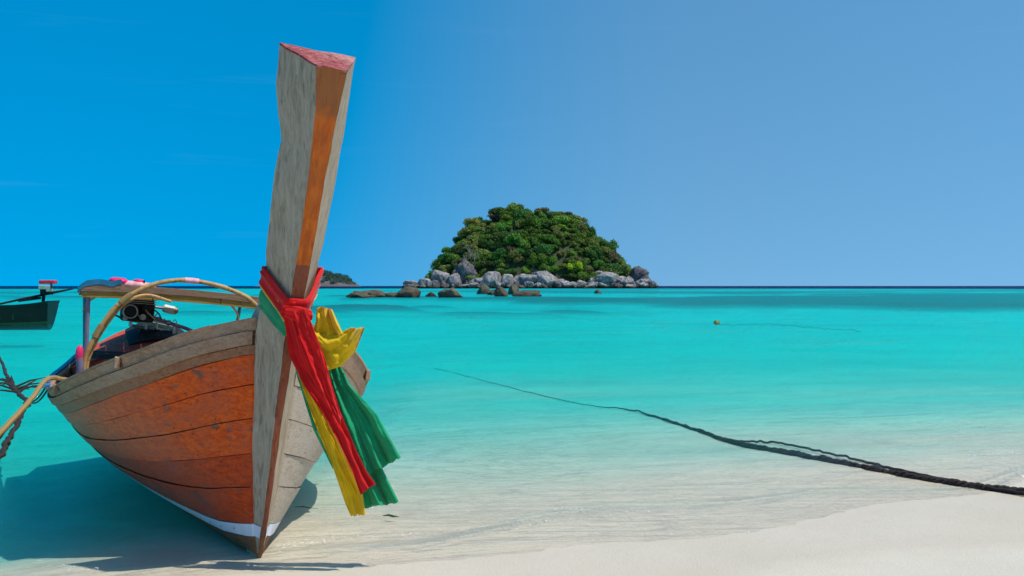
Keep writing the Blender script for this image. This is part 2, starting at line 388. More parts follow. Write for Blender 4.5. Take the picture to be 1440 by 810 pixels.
M['facelow'] = wood('brown_stem_face', (.30, .085, .04), (.18, .045, .025), (.36, .14, .07), gloss=.4, grain=(9, 9, 1.4), worn=.3)
M['cap'] = wood('red_stem_top', (.34, .06, .06), (.22, .04, .04), (.55, .32, .27), gloss=.6, grain=(5, 3, 5), worn=.9)
M['lining'] = wood('dark_hull_lining', (.12, .07, .045), (.06, .035, .02), (.2, .14, .1), gloss=.7)
M['deck'] = wood('floor_planks', (.30, .20, .13), (.18, .11, .07), (.4, .32, .25), gloss=.6)
M['bluep'] = plain('blue_gunwale_paint', (.03, .16, .38), .45)
M['bamboo'] = wood('bamboo', (.55, .33, .12), (.40, .20, .06), (.66, .48, .24), gloss=.35, grain=(3, 3, 3), worn=.6, bump=.1)
M['yelwood'] = wood('yellow_fascia', (.46, .27, .05), (.28, .14, .03), (.5, .34, .13), gloss=.5, grain=(9, 1.2, 14))
M['roofw'] = wood('roof_boards', (.30, .18, .11), (.18, .10, .06), (.42, .32, .24), gloss=.6, grain=(9, 1.2, 14))
M['tarp'] = plain('blue_tarpaulin', (.02, .17, .30), .45, var=.4, scale=4)
M['postp'] = plain('grey_violet_post_paint', (.20, .16, .24), .5)
M['postt'] = plain('teal_post_paint', (.05, .20, .24), .5)
M['pink'] = plain('pink_paint', (.75, .03, .12), .45)
M['pinkcloth'] = plain('faded_pink_cloth', (.80, .35, .36), .8, var=.4, scale=14)
M['redp'] = wood('red_stern_paint', (.78, .09, .04), (.5, .05, .03), (.6, .25, .18), gloss=.6, worn=.7)
M['black'] = plain('black_iron', (.02, .018, .02), .75, 0)
M['steel'] = plain('worn_steel', (.42, .40, .38), .4, .85)
M['shaft'] = plain('purple_shaft_paint', (.30, .13, .20), .4)
M['engred'] = plain('red_engine_paint', (.60, .03, .04), .35)
M['enggreen'] = plain('pale_engine_paint', (.35, .42, .34), .45)
M['white'] = plain('dirty_white_plastic', (.66, .66, .62), .5)
M['tan'] = plain('tan_rubber', (.45, .30, .14), .6)
M['darkhull'] = plain('dark_green_hull_paint', (.004, .012, .014), .45, var=.3, scale=3)
M['greenband'] = plain('green_band_paint', (.02, .085, .035), .45)

def cloth(name, c, weave=1.0):
    b = NB(name); o = b.coord()
    n = b.noise(o, 7, 4, .6)
    colr = b.mix(b.ramp(n, [(.3, 0.), (.75, 1.)]), tuple(k * .78 for k in c), c)
    wv = b.n('ShaderNodeTexWave'); b.l(b.coord((1, .3, 1)), wv.inputs[0]); wv.inputs['Scale'].default_value = 240
    b.p.inputs['Sheen Weight'].default_value = .25
    tl = b.n('ShaderNodeBsdfTranslucent'); b.l(colr, tl.inputs[0])
    m = b.done(colr, .75, b.bump(b.math('ADD', b.noise(o, 38, 5, .65), b.math('MULTIPLY', wv.outputs[1], .12)), .18, .010), spec=.25)
    ms = b.n('ShaderNodeMixShader'); ms.inputs[0].default_value = .33
    b.l(b.p.outputs[0], ms.inputs[1]); b.l(tl.outputs[0], ms.inputs[2]); b.l(ms.outputs[0], b.out.inputs['Surface'])
    return m
M['cred'] = cloth('red_cloth', (.88, .008, .010)); M['cyel'] = cloth('yellow_cloth', (.98, .66, .004)); M['cgrn'] = cloth('green_cloth', (.008, .46, .19))

def rope_mat(name, c1, c2, pitch=60):
    b = NB(name); o = b.coord((1, 1, 1))
    wv = b.n('ShaderNodeTexWave', bands_direction='DIAGONAL'); b.l(o, wv.inputs[0]); wv.inputs['Scale'].default_value = pitch; wv.inputs['Distortion'].default_value = 2
    n = b.noise(o, 25, 5, .7)
    c = b.mix(b.math('MULTIPLY', b.math('ADD', wv.outputs[1], n), .5), c2, c1)
    return b.done(c, .85, b.bump(b.math('ADD', wv.outputs[1], n), .8, .01))
M['rope'] = rope_mat('tan_rope', (.68, .46, .17), (.34, .19, .06)); M['drope'] = rope_mat('dark_wet_rope', (.075, .045, .035), (.018, .012, .012)); M['trope'] = rope_mat('thin_teal_rope', (.05, .10, .11), (.02, .05, .06))

# ------------------------------------------------------------------ the beached longtail boat (local: x aft, y to starboard, z up)
boat = empty('longtail_boat')
tag(boat, 'large wooden longtail boat with tall grey prow beached at the water edge', 'boat')
_y = R(25); _h = R(5)
_s, _c = math.sin(_y), math.cos(_y)
AX = Vector((-_s, _c, 0)); V0 = Vector((-_c, -_s, 0)); UP = Vector((0, 0, 1))
VX = V0 * math.cos(_h) + UP * math.sin(_h); WX = UP * math.cos(_h) - V0 * math.sin(_h)
BO = Vector((-1.476, 5.6, 0.0))
BM = Matrix(((AX.x, VX.x, WX.x, BO.x), (AX.y, VX.y, WX.y, BO.y), (AX.z, VX.z, WX.z, BO.z), (0, 0, 0, 1)))
boat.matrix_world = BM
def W(u, v, ww): return BM @ Vector((u, v, ww))
def L(px, py, u):                                     # pixel -> boat coordinates on the cross-section u
    r = Vector(((px - 720) / FPX, 1, -(py - 402) / FPX)); C = Vector((0, 0, EYE))
    t = (u - (C - BO).dot(AX)) / r.dot(AX); q = C + r * t - BO
    return Vector((q.dot(AX), q.dot(VX), q.dot(WX)))
LEN = 8.6
def half(u):
    if u < .6: return interp(u, [-.1, .03, .1, .2, .35, .6], [.03, .115, .215, .345, .495, .655])
    t = max(u + .28, 0)
    return 1.29 * (1 - math.exp(-t / 1.239)) * (1 - .42 * max(0, min(1, (u - 4) / 5)) ** 2)
def gun(u):
    uu = min(u, 5.2); g = 1.354 - .32 * uu + .031 * uu * uu
    return g + .035 * max(0, u - 6.2) ** 2 + .075 * max(0, 1 - u / .7) ** 1.2
def keel(u): return interp(u, [-.1, .05, .4, 1.5, 3, 6, 7.5, 8.6], [.05, 0, -.05, -.13, -.2, -.24, -.18, -.05])
def expo(u): return interp(u, [0, .7, 1.4, 3.3, 5.5, 8.6], [.56, .555, .544, .417, .28, .26])
def hull(u, x, side, off=0.0):
    """surface point: x = 0 keel .. 1 gunwale"""
    k, g = keel(u), gun(u); e = expo(u); b = half(u)
    x = max(x, 1e-4); v = b * x ** e; z = k + (g - k) * x
    if off:
        dv = b * e * x ** (e - 1); dz = g - k; l = math.hypot(dv, dz)
        v += off * dz / l; z -= off * dv / l
    return Vector((u, side * v, z))
# seams between planks as fractions of the side's height, at the bow and from 4 m aft
SEAM_U = [0.1, 4.0]
SEAMS = [(1.0, 1.0), (.945, .91), (.885, .83), (.845, .73), (.72, .62), (.575, .52), (.43, .43), (.29, .35), (.135, .272), (.082, .245), (0.0, 0.0)]
def seam(i, u): return interp(u, SEAM_U, SEAMS[i])
PL = [('wash_board', 'rail', .018), ('rub_rail', 'rail', .042), ('upper_strake', 'brown', .026), ('strake', 'strake', .017), ('strake', 'strake', .006),
      ('strake', 'strake', .015), ('strake', 'strakered', .005), ('strake', 'strakered', .013), ('waterline_stripe', 'stripe', .014), ('bottom_strake', 'low', .010)]
US = [.055] + list(np.linspace(.12, 1.5, 16)) + list(np.linspace(1.65, LEN, 34))
# lining inside the planks, so the seams read dark; it carries the planks
mb = MB()
for side in (1, -1):
    mb.slab([[hull(u, x, side, -.012) for x in np.linspace(.97, 0.0, 14)] for u in US], lambda p, q, s=side: Vector((0, -s * .015, .01)))
hullo = mb.build('hull', M['lining'], boat, smooth=True)
for side in (1, -1):
    for i, (nm, mt, pr) in enumerate(PL):
        rows = []
        for u in US:
            a, c = seam(i, u), seam(i + 1, u); d = (a - c)
            gapf = min(.0009 + .0026 * min(1, abs(fbm(u * 1.7, i * 5.1, side)) * 2.2), d * .1); a2, c2 = a - gapf, c + gapf
            if i == 0: a2 = a
            nn = 4 if nm != 'bottom_strake' else 9
            wob = .0025 * fbm(u * 2.5, i * 7.3, side * 3)
            rows.append([hull(u, lerp(a2, c2, (j / nn) ** (1 if nn == 4 else .6)), side, pr + wob) for j in range(nn + 1)])
        th = .022 if i > 2 else .034
        mat = M[mt]
        if side < 0 and mt in ('strake', 'strakered', 'brown'): mat = M['portgrey']
        mb = MB().slab(rows, lambda p, q, s=side: Vector((0, -s * th, .002)))
        mb.build(nm, mat, hullo, smooth=True, angle=35)
# rows of nail heads beside the seams
nh = MB()
for side in (1, -1):
    for i in range(3, 9):
        for k in range(34):
            u = .22 + k * .17 + .02 * fbm(k * .9, i)
            for e in (-1, 1):
                if e < 0 and i == 3: continue
                x = seam(i, u) + e * (-.022)
                p = hull(u, x, side, .024); q = hull(u, x + .004, side, .024); t1 = (q - p).normalized(); t2 = (hull(u + .01, x, side, .024) - p).normalized()
                r_ = .0055 + .002 * abs(fbm(k * 1.3, i * 2.7))
                nh.add([p + (t1 * math.cos(a) + t2 * math.sin(a)) * r_ for a in (k6 * math.pi / 3 for k6 in range(6))], [(0, 1, 2, 3, 4, 5)])
o_ = nh.build('nail_heads', M['lining'], hullo); o_['kind'] = 'stuff'
# gunwale caps
for side in (1, -1):
    rows = [[hull(u, 1, side, .02) + Vector((0, side * .004, .004)), hull(u, 1, side, .02) + Vector((0, -side * .075, .010)), hull(u, 1, side, .02) + Vector((0, -side * .075, -.02))] for u in US[2:]]
    MB().slab(rows, lambda p, q: Vector((0, 0, -.016))).build('gunwale_cap', M['rail'], hullo)
    us = [u for u in np.linspace(3.9, LEN, 24)]
    MB().slab([[hull(u, 1, side, .03) + Vector((0, side * .003, .016)), hull(u, 1, side, .03) + Vector((0, -side * .045, .022))] for u in us], lambda p, q: Vector((0, 0, .012))).build('blue_gunwale_strip', M['bluep'], hullo)
# bolts and butt blocks along the rail
for u, s_ in ((.95, 1), (2.6, 1), (.95, -1), (2.4, -1)):
    p = hull(u, .975, s_, .035); MB().box(p, (.07, .035, .075)).build('rail_block', M['rail'], hullo, bevel=.006)

# stem: wedge-shaped post
FW = [-.05, .0, .17, .37, .58, .79, 1.0, 1.21, 1.41, 1.654, 1.85, 2.08, 2.30, 2.53, 2.763]
FU = [.10, .04, -.014, -.07, -.106, -.14, -.188, -.24, -.31, -.415, -.488, -.555, -.62, -.68, -.72]
FV = [.012, .013, .014, .015, .017, .02, .023, .028, .033, .038, .040, .043, .049, .059, .083]
BW = [-.05, .2, .6, 1.0, 1.26, 1.45, 1.65, 1.87, 2.17, 2.4, 2.63, 2.94]
BU = [.22, .13, .10, .09, .06, -.03, -.135, -.2, -.283, -.336, -.343, -.35]
BV = [.04, .085, .115, .128, .135, .14, .144, .161, .173, .18, .198, .218]
NS = 40
def stem_row(t):
    # t 0..1 from foot to top; front and back corners at their own heights
    wf = lerp(-.05, 2.763, t); wb = lerp(-.05, 2.94, t)
    uf, vf = interp(wf, FW, FU), interp(wf, FW, FV); ub, vb = interp(wb, BW, BU), interp(wb, BW, BV)
    notch = lambda k: .012 * fbm(t * 9, k) + .006 * fbm(t * 30, k)
    dip = -.022 * math.exp(-((wb - 2.42) / .11) ** 2) + .012 * math.exp(-((wb - 2.72) / .1) ** 2)
    return (uf, vf, wf), (ub, vb, wb), notch, dip
def stem_face(side, t):
    (uf, vf, wf), (ub, vb, wb), nz, dip = stem_row(t)
    A = Vector((uf + .005 * fbm(t * 31, 7), side * (vf + .004 * fbm(t * 22, side * 5 + 9) + .003 * fbm(t * 70, side)), wf)); B = Vector((ub, side * (vb + (dip if side > 0 else 0) + .5 * nz(3 + side)), wb + 0)); out = []
    for k in range(6):
        q = k / 5; p = A.lerp(B, q)
        if 0 < k: p += Vector((0, side * .004 * fbm(t * 14 + k, q * 4, side), 0))
        out.append(p)
    return out
T = [k / (NS - 1) for k in range(NS)]
Lf = [stem_face(1, t) for t in T]; Rf = [stem_face(-1, t) for t in T]
def mesh_rows(rows): return MB().grid(rows)
core = MB()
core.grid([[r[0] for r in ([l[-1], rr[-1]],)] if False else [l[-1], (l[-1] + rr[-1]) / 2 + Vector((.006, 0, 0)), rr[-1]] for l, rr in zip(Lf, Rf)])
stem = core.build('stem', M['grey'], boat, smooth=True, angle=30)
MB().grid([r[::-1] for r in Lf]).build('stem_side', M['grey'], stem, smooth=True, angle=30)
MB().grid(Rf).build('stem_side', M['grey'], stem, smooth=True, angle=30)
def face_rows(t0, t1, n=22):
    rows = []
    for t in np.linspace(t0, t1, n):
        l, r = stem_face(1, t)[0], stem_face(-1, t)[0]
        rows.append([l, l.lerp(r, .5) + Vector((-.004, 0, 0)), r])
    return rows
tm = (1.72 + .05) / 2.813
for nm, a, c, mt in (('stem_face', tm, 1, 'face'), ('stem_face', .075, tm, 'facelow'), ('stem_foot', 0, .075, 'low')):
    MB().grid(face_rows(a, c)).build(nm, M[mt], stem, smooth=True)
topc = []
lt, rt = Lf[-1], Rf[-1]
rows = []
for k in range(6):
    rows.append([lt[k].lerp(rt[k], q) + Vector((0, 0, .010 * fbm(k * 1.7, q * 5) + .004)) for q in np.linspace(0, 1, 7)])
MB().slab(rows, lambda i, j: Vector((0, 0, -.012))).build('stem_cap', M['cap'], stem, smooth=True, angle=30)
# white mark of the waterline on the stem, and an iron strap
r = [[stem_face(1, t)[k] + Vector((-.002, .004, 0)) for k in (0, 1, 2, 3, 4, 5)] for t in (.058, .083)]
MB().grid([q[::-1] for q in r]).build('waterline_stripe', M['stripe'], stem)
r = [[stem_face(-1, t)[k] + Vector((-.002, -.004, 0)) for k in (0, 1, 2, 3, 4, 5)] for t in (.058, .083)]
MB().grid(r).build('waterline_stripe', M['stripe'], stem)
# knee behind the stem
MB().add([(.02, .135, 1.30), (.30, .16, 1.24), (.26, .13, 1.42), (.02, .12, 1.56), (.02, -.135, 1.30), (.30, -.16, 1.24), (.26, -.13, 1.42), (.02, -.12, 1.56)],
         [(0, 1, 2, 3), (7, 6, 5, 4), (1, 5, 6, 2), (2, 6, 7, 3), (0, 4, 5, 1), (3, 7, 4, 0)]).build('stem_knee', M['grey'], stem, bevel=.012)
# fore deck, floor boards, thwarts, ribs
for k in range(5):
    u0 = .32 + k * .22
    mb = MB(); hv = half(u0) * .93 - .05; z = gun(u0 + .1) - .16
    mb.box((u0 + .1, 0, z), (.205, 2 * hv, .025)).build('fore_deck_plank', M['deck'], boat, bevel=.004)
for k in range(9):
    v = -.72 + k * .18
    ok = [u for u in np.linspace(.8, 7.4, 140) if half(u) * ((.13 - keel(u)) / (gun(u) - keel(u))) ** expo(u) > abs(v) + .16]
    MB().box(((ok[0] + ok[-1]) / 2, v, .13), (ok[-1] - ok[0], .172, .024)).build('floor_plank', M['deck'], boat, bevel=.004)
for u in (2.4, 3.7, 5.0, 6.3):
    MB().box((u, 0, gun(u) - .17), (.26, 2 * half(u - .13) * .86, .03)).build('thwart', M['deck'], boat, bevel=.006)
for u in (1.9, 2.9, 4.2, 5.6, 6.9):
    for side in (1, -1):
        pts = [hull(u, x, side, -.05) for x in np.linspace(.95, .3, 8)]
        MB().tube(pts, .022, 6).build('rib', M['lining'], hullo, smooth=True)
# transom
tr_rows = [[hull(LEN, x, s_, .01) for x in np.linspace(0, 1, 12)] for s_ in (1, -1)]
MB().slab([[tr_rows[0][j].lerp(tr_rows[1][j], q) for j in range(12)] for q in np.linspace(0, 1, 5)], lambda i, j: Vector((-.04, 0, 0))).build('transom', M['redp'], boat)

# raised red stern deck with black mount plate
rows = []
for u in np.linspace(6.9, 8.45, 8):
    hw = half(u) * .97; g = gun(u); rows.append([Vector((u, hw * q, g - .03 + (.33 + .06 * (u - 6.9)) * (1 - abs(q) ** 1.6))) for q in np.linspace(-1, 1, 21)])
MB().slab(rows, lambda i, j: Vector((0, 0, -.035))).build('stern_deck', M['redp'], boat, smooth=True, angle=50)
g_ = gun(6.9); hw_ = half(6.9) * .96
rows = [[Vector((6.9, hw_ * q, lerp(.12, g_ - .04 + .33 * (1 - abs(q) ** 1.6), t))) for q in np.linspace(-1, 1, 21)] for t in (0, 1)]
MB().slab(rows, lambda i, j: Vector((.03, 0, 0))).build('stern_bulkhead', M['redp'], boat)
rows = []
for u in np.linspace(7.25, 8.35, 6):
    g = gun(u); rows.append([Vector((u, .40 * q, g - .015 + (.33 + .06 * (u - 6.9)) * (1 - abs(.40 * q / half(u)) ** 1.6) + .05 * (1 - q * q))) for q in np.linspace(-1, 1, 15)])
MB().slab(rows, lambda i, j: Vector((0, 0, -.03))).build('mount_plate', M['black'], boat, smooth=True, angle=50)

# canopy: posts, arched roof of boards, fascias
def roof_z(u, v): return 1.49 + .035 * (1 - (v / 1.02) ** 2) + .01 * math.sin(u * 3)
U0, U1 = 5.0, 7.55
for k in range(11):
    v0 = -1.0 + k * 2.0 / 11; v1 = v0 + 2.0 / 11 - .008
    rows = [[Vector((u, v, roof_z(u, v) + .004 * fbm(u * 2, k * 3.1))) for v in np.linspace(v0, v1, 3)] for u in np.linspace(U0, U1, 7)]
    MB().slab(rows, lambda i, j: Vector((0, 0, -.022))).build('roof_board', M['roofw'], boat)
for u, dz in ((U0 - .02, 0), (U1 + .02, 0)):
    for k in range(3):
        v0 = -1.03 + k * .69; v1 = v0 + .68
        rows = [[Vector((u, v, 1.475 + .03 * (1 - (v / 1.02) ** 2) - d)) for v in np.linspace(v0, v1, 6)] for d in (0, .075)]
        MB().slab(rows, lambda i, j: Vector((.025, 0, 0))).build('fascia', M['yelwood'], boat, bevel=.003)
rows = [[Vector((U0 - .035, v, roof_z(U0, v) + .035 - d)) for v in np.linspace(-1.04, 1.04, 15)] for d in (0, .07)]
MB().slab(rows, lambda i, j: Vector((.05, 0, 0))).build('roof_edge', M['roofw'], boat, bevel=.003)
for u in np.linspace(U0 + .3, U1 - .3, 4):
    MB().tube([(u, v, roof_z(u, v) - .045) for v in np.linspace(-.98, .98, 11)], .018, 6).build('roof_batten', M['yelwood'], boat, smooth=True)
for side in (1, -1):
    MB().box(((U0 + U1) / 2, side * .99, 1.462), (U1 - U0 + .06, .035, .05)).build('roof_beam', M['roofw'], boat, bevel=.004)
for u in (U0 + .05, U1 - .05):
    for side in (1, -1):
        MB().tube([(u, side * (.90 - .05 * (u > 6)), .15), (u, side * .965, 1.46)], .022, 8).build('canopy_post', M['postp'] if u < 6 else M['postt'], boat, smooth=True)
for side in (1, -1):
    MB().tube(smooth_pts([(U1 - .05, side * .96, 1.20), (U1 - .15, side * .90, 1.34), (U1 - .4, side * .72, 1.48)], 10), .014, 6).build('canopy_brace', M['bamboo'], boat, smooth=True)
# bamboo hoop lashed across the boat
hp = [L(117, 522, 4.75), L(121, 500, 4.75), L(140, 462, 4.75), L(170, 425, 4.75), L(210, 402, 4.75), L(255, 394, 4.75), L(300, 400, 4.75), L(335, 412, 4.75), L(356, 425, 4.75), L(378, 452, 4.75), L(388, 490, 4.75)]
hpts = smooth_pts(hp, 48)
hoop = MB().tube(hpts, [.0235 + .004 * (i % 6 == 0) for i in range(48)], 10).build('bamboo_hoop', M['bamboo'], boat, smooth=True)
MB().tube(smooth_pts([p + Vector((.05, -.03, -.02)) for p in (hp[0], hp[1], hp[2], hp[3])] + [L(205, 415, 4.85), L(240, 424, 4.9)], 26), .018, 8).build('bamboo_hoop', M['bamboo'], boat, smooth=True)
for i in (9, 15, 40):
    MB().tube([hpts[i - 1], hpts[i], hpts[i + 1]], .032, 10).build('lashing', M['rope'], hoop, smooth=True)
MB().tube([hpts[24], hpts[25], hpts[26]], .030, 10).build('pink_ribbon', M['pinkcloth'], hoop, smooth=True)
# pink-topped mooring post on the starboard gunwale
p0 = L(113, 518, 4.7); p1 = L(112, 492, 4.7)
mp = MB().tube([p0 + Vector((0, 0, -.15)), p0, p1 + Vector((0, 0, -.07))], .034, 10).build('mooring_post', M['postp'], boat, smooth=True)
MB().tube([p1 + Vector((0, 0, -.09)), p1 + Vector((0, 0, -.02)), p1 + Vector((0, 0, .02)), p1 + Vector((0, 0, .045))], [.034, .038, .032, .010], 12).build('post_cap', M['pink'], mp, smooth=True)
# coil of line inside the stern quarter
c0 = L(150, 505, 6.6); mb = MB()
mb.tube([c0 + Vector((.15 * math.sin(a) * (1 + .08 * math.sin(a * .37)), .2 * math.cos(a), .012 * a * .3)) for a in np.linspace(0, 22, 110)], .010, 5)
tag(mb.build('coiled_line', M['trope'], None, smooth=True), 'thin dark line coiled on the red stern of the longtail boat', 'rope').matrix_world = BM

# things lying on the canopy
rows = []
for u in np.linspace(4.96, 6.2, 12):
    rows.append([Vector((u, v, roof_z(u, min(v, .98)) + .018 + .030 * abs(fbm(u * 3, v * 4)) - (max(0, v - 1.0) * 1.2))) for v in np.linspace(.66, 1.06, 12)])
tp = tag(MB().slab(rows, lambda i, j: Vector((0, 0, .055))).build('tarpaulin', M['tarp'], None, smooth=True), 'folded blue tarpaulin on the edge of the boat canopy', 'tarpaulin'); tp.matrix_world = BM
vest = empty('life_vest'); vest.matrix_world = BM
tag(vest, 'faded pink life vest rolled up on the boat canopy', 'life vest')
c = L(188, 403, 6.0)
def pillow(c, sx, sy, sz, n=16, m=10):
    rows = []
    for i in range(m + 1):
        a = math.pi * i / m - math.pi / 2; cz = math.sin(a); cr = max(math.cos(a), .02) ** .6
        rows.append([Vector(c) + Vector((sx * cr * math.copysign(abs(math.cos(t)) ** .6, math.cos(t)), sy * cr * math.copysign(abs(math.sin(t)) ** .6, math.sin(t)), sz * cz)) * (1 + .06 * fbm(t * 2, i * .9, sx * 9)) for t in (2 * math.pi * k / n for k in range(n))])
    return MB().grid(rows, closed=True)
z0 = roof_z(6, c.y) + .02
pillow((6.0, c.y, z0 + .045), .16, .24, .045).build('body', M['pinkcloth'], vest, smooth=True, angle=80)
pillow((5.95, c.y + .17, z0 + .075), .12, .10, .04).build('collar', M['pink'], vest, smooth=True, angle=80)
pillow((6.0, c.y - .05, z0 + .095), .10, .06, .02).build('flap', M['pink'], vest, smooth=True, angle=80)
MB().tube([(5.88, c.y - .10, z0 + .06), (5.86, c.y - .1, z0 + .10), (6.08, c.y - .1, z0 + .10), (6.1, c.y - .1, z0 + .05)], .008, 5).build('strap', M['black'], vest)

# ------------------------------------------------------------------ engine on the stern (things named in boat coordinates)
eng = empty('outboard_engine'); eng.matrix_world = BM
tag(eng, 'dark outboard engine with long shaft mounted on the red boat stern', 'engine')
EU = 7.8
def E(px, py, du=0): return L(px, py, EU + du)
pb = E(209, 480); pt = E(209, 462)
zdk = gun(EU) + .33 + .05
pb.z = zdk - .02
MB().tube([pb, pb.lerp(pt, .25), pb.lerp(pt, .3), pt], [.10, .09, .05, .055], 12).build('pivot', M['black'], eng, smooth=True)
MB().box(pb + Vector((0, 0, .02)), (.30, .26, .05)).build('pivot_base', M['black'], eng, bevel=.008)
for s_ in (-1, 1): MB().tube([pt + Vector((s_ * .05, -.03, -.05)), pt + Vector((s_ * .12, .05, -.16))], .018, 6).build('pivot_strut', M['black'], eng)
a, bb = E(184, 449), E(243, 462)
for du in (-.13, .13):
    MB().tube([a + Vector((du, 0, 0)), bb + Vector((du, 0, 0))], .028, 8).build('cradle_rail', M['enggreen'], eng, smooth=True)
    MB().tube([a + Vector((du, 0, -.075)), bb + Vector((du, 0, -.075))], .016, 8).build('cradle_rail', M['steel'], eng, smooth=True)
for q in (0, .35, .7, 1): MB().box(a.lerp(bb, q) + Vector((0, 0, -.035)), (.30, .03, .12)).build('cradle_bracket', M['steel'], eng, bevel=.004)
blk = E(193, 437)
MB().box(blk + Vector((0, 0, -.02)), (.42, .40, .24)).build('crankcase', M['black'], eng, bevel=.03)
cyl = MB().box(blk + Vector((0, -.05, .16)), (.36, .30, .16), taper=.85).build('cylinder_block', M['black'], eng, bevel=.02)
for k in range(6): MB().box(blk + Vector((0, -.05, .10 + k * .025)), (.38, .33, .008)).build('cooling_fin', M['steel'], cyl)
fl = E(183, 438, -.24)
fly = MB().tube([fl + Vector((-.05, 0, 0)), fl + Vector((-.045, 0, 0)), fl + Vector((.05, 0, 0))], [.055, .10, .105], 20).build('flywheel', M['black'], eng, smooth=True)
MB().tube([fl + Vector((-.056, .085 * math.cos(t), .085 * math.sin(t))) for t in np.linspace(0, 6.283, 25)], .010, 6, cap=False).build('flywheel_rim', M['steel'], fly, smooth=True)
f0, f1 = E(229, 433, -.1), E(250, 438, -.1)
aif = MB().tube([f0, f0.lerp(f1, .1), f0.lerp(f1, .75)], [.035, .055, .055], 14).build('air_filter', M['white'], eng, smooth=True)
MB().tube([f0.lerp(f1, .74), f0.lerp(f1, .92)], .046, 14).build('filter_band', M['tan'], aif, smooth=True)
MB().tube([f0.lerp(f1, .92), f1], [.03, .026], 10).build('filter_nozzle', M['black'], aif, smooth=True)
MB().tube([E(213, 431, -.1), f0], .02, 8).build('intake_pipe', M['steel'], eng, smooth=True)
MB().box(blk + Vector((.02, .02, .30)), (.30, .34, .11)).build('fuel_tank', M['engred'], eng, bevel=.025)
s0, s1, s2 = E(201, 442, -.15), E(262, 462, -.25), E(300, 478, -.3)
MB().tube([s0, s1, s2], .024, 10).build('shaft_tube', M['shaft'], eng, smooth=True)
for q in (.15, .55): MB().tube([s0.lerp(s1, q), s0.lerp(s1, q + .08)], .036, 10).build('shaft_clamp', M['steel'], eng, smooth=True)
MB().tube(smooth_pts([E(222, 440, -.12), E(217, 447, -.12), E(225, 446, -.12), E(228, 452, -.12), E(232, 448, -.12)], 20), .008, 6).build('fuel_hose', M['pink'], eng, smooth=True)
MB().tube(smooth_pts([E(243, 452, -.2), E(247, 450, -.2), E(249, 460, -.2), E(248, 476, -.2)], 16), .006, 5).build('cord', M['rope'], eng, smooth=True)
MB().tube([E(178, 446, -.05), E(168, 446, -.05), E(158, 441, -.05)], .013, 6).build('starter_handle', M['black'], eng, smooth=True)

# ------------------------------------------------------------------ scarves on the stem
def poly_len(P, n):
    P = [Vector(p) for p in P]; d = [0]
    for i in range(1, len(P)): d.append(d[-1] + (P[i] - P[i - 1]).length)
    return [Vector([interp(t, d, [p[k] for p in P]) for k in range(2)]) for t in np.linspace(0, d[-1], n)]
def tail(name, mat, parent, left, right, Y, n=60, m=40, folds=3, amp=.02, seed=0, ragged=.012, yfun=None):
    l = poly_len(left, n); r = poly_len(right, n); rows = []
    for i in range(n):
        t = i / (n - 1); row = []
        for j in range(m):
            q = j / (m - 1); p = l[i].lerp(r[i], q)
            y = Y - amp * (.35 + .9 * t) * (1.5 * (abs(math.sin(folds * math.pi * q + seed + .8 * t)) - .6) + .5 * math.sin(folds * 4.1 * q + seed * 2 - t * 3) + .35 * abs(math.sin(folds * 7.7 * q + 2 * seed + 2.2 * t))) + (yfun(t, q) if yfun else 0)
            y += .014 * fbm(q * 3 + seed, t * 6) + .006 * fbm(q * 9 + seed, t * 5 + q * 3, seed) * (1 - .3 * t)
            if i == n - 1: p = p + Vector((0, (ragged * 250) * fbm(q * 5, seed) + ragged * 120 * (rnd.random() - .5)))
            row.append(at(p.x, p.y, y))
        rows.append(row)
    return MB().slab(rows, lambda i, j: Vector((0, .003, 0))).build(name, mat, parent, smooth=True, angle=70)
def wrap(name, mat, parent, top, bot, off, seed):
    """band round the stem: heights given at back-left, front, back-right"""
    wm = 1.5
    def corners(wz):
        uf, vf, ub, vb = interp(wz, FW, FU), interp(wz, FW, FV), interp(wz, BW, BU), interp(wz, BW, BV)
        return uf, vf, ub, vb
    rows = []
    nr = 10
    for i in range(nr):
        q = i / (nr - 1); row = []
        for k in range(56):
            a = k / 56 * 4                      # 0 back-left, 1 front-left.. 2 front-right, 3 back-right, 4 back-left
            kn = [(0, 0), (.93, .9), (1.0, 1), (2.0, 1), (2.07, .9), (3, 0), (4, 0)]
            f = interp(a, [x for x, _ in kn], [y for _, y in kn])
            side = 0 if a < 1.5 else 1
            tz = lerp(top[0] if a < 1.5 else top[2], top[1], f); bz = lerp(bot[0] if a < 1.5 else bot[2], bot[1], f)
            if a > 3: g = a - 3; tz = lerp(top[2], top[0], g); bz = lerp(bot[2], bot[0], g)
            wz = lerp(tz, bz, q); uf, vf, ub, vb = corners(wz)
            if a <= 1: P = Vector((lerp(ub, uf, a), lerp(vb, vf, a), wz)); nrm = Vector((-.45, .9, 0))
            elif a <= 2: P = Vector((uf, lerp(vf, -vf, a - 1), wz)); nrm = Vector((-1, lerp(.6, -.6, a - 1), 0))
            elif a <= 3: P = Vector((lerp(uf, ub, a - 2), lerp(-vf, -vb, a - 2), wz)); nrm = Vector((-.45, -.9, 0))
            else: P = Vector((ub, lerp(-vb, vb, a - 3), wz)); nrm = Vector((1, lerp(-.6, .6, a - 3), 0))
            fold = .007 * math.sin(q * 11 + seed + a * .7) + .004 * math.sin(q * 23 + seed * 3 + a * 2.1) + .008 * fbm(a * 2, q * 6, seed)
            row.append(P + nrm.normalized() * (off + fold))
        rows.append(row)
    mb = MB().grid(rows, closed=True)
    o = mb.build(name, mat, parent, smooth=True, angle=80)
    sd = o.modifiers.new('thick', 'SOLIDIFY'); sd.thickness = .004
    return o
def in_world(o):
    o.data.transform(BM); return o
green = empty('green_scarf', W(-.3, 0, 1.4)); tag(green, 'green scarf under the red and yellow ones tied round the boat prow', 'scarf')
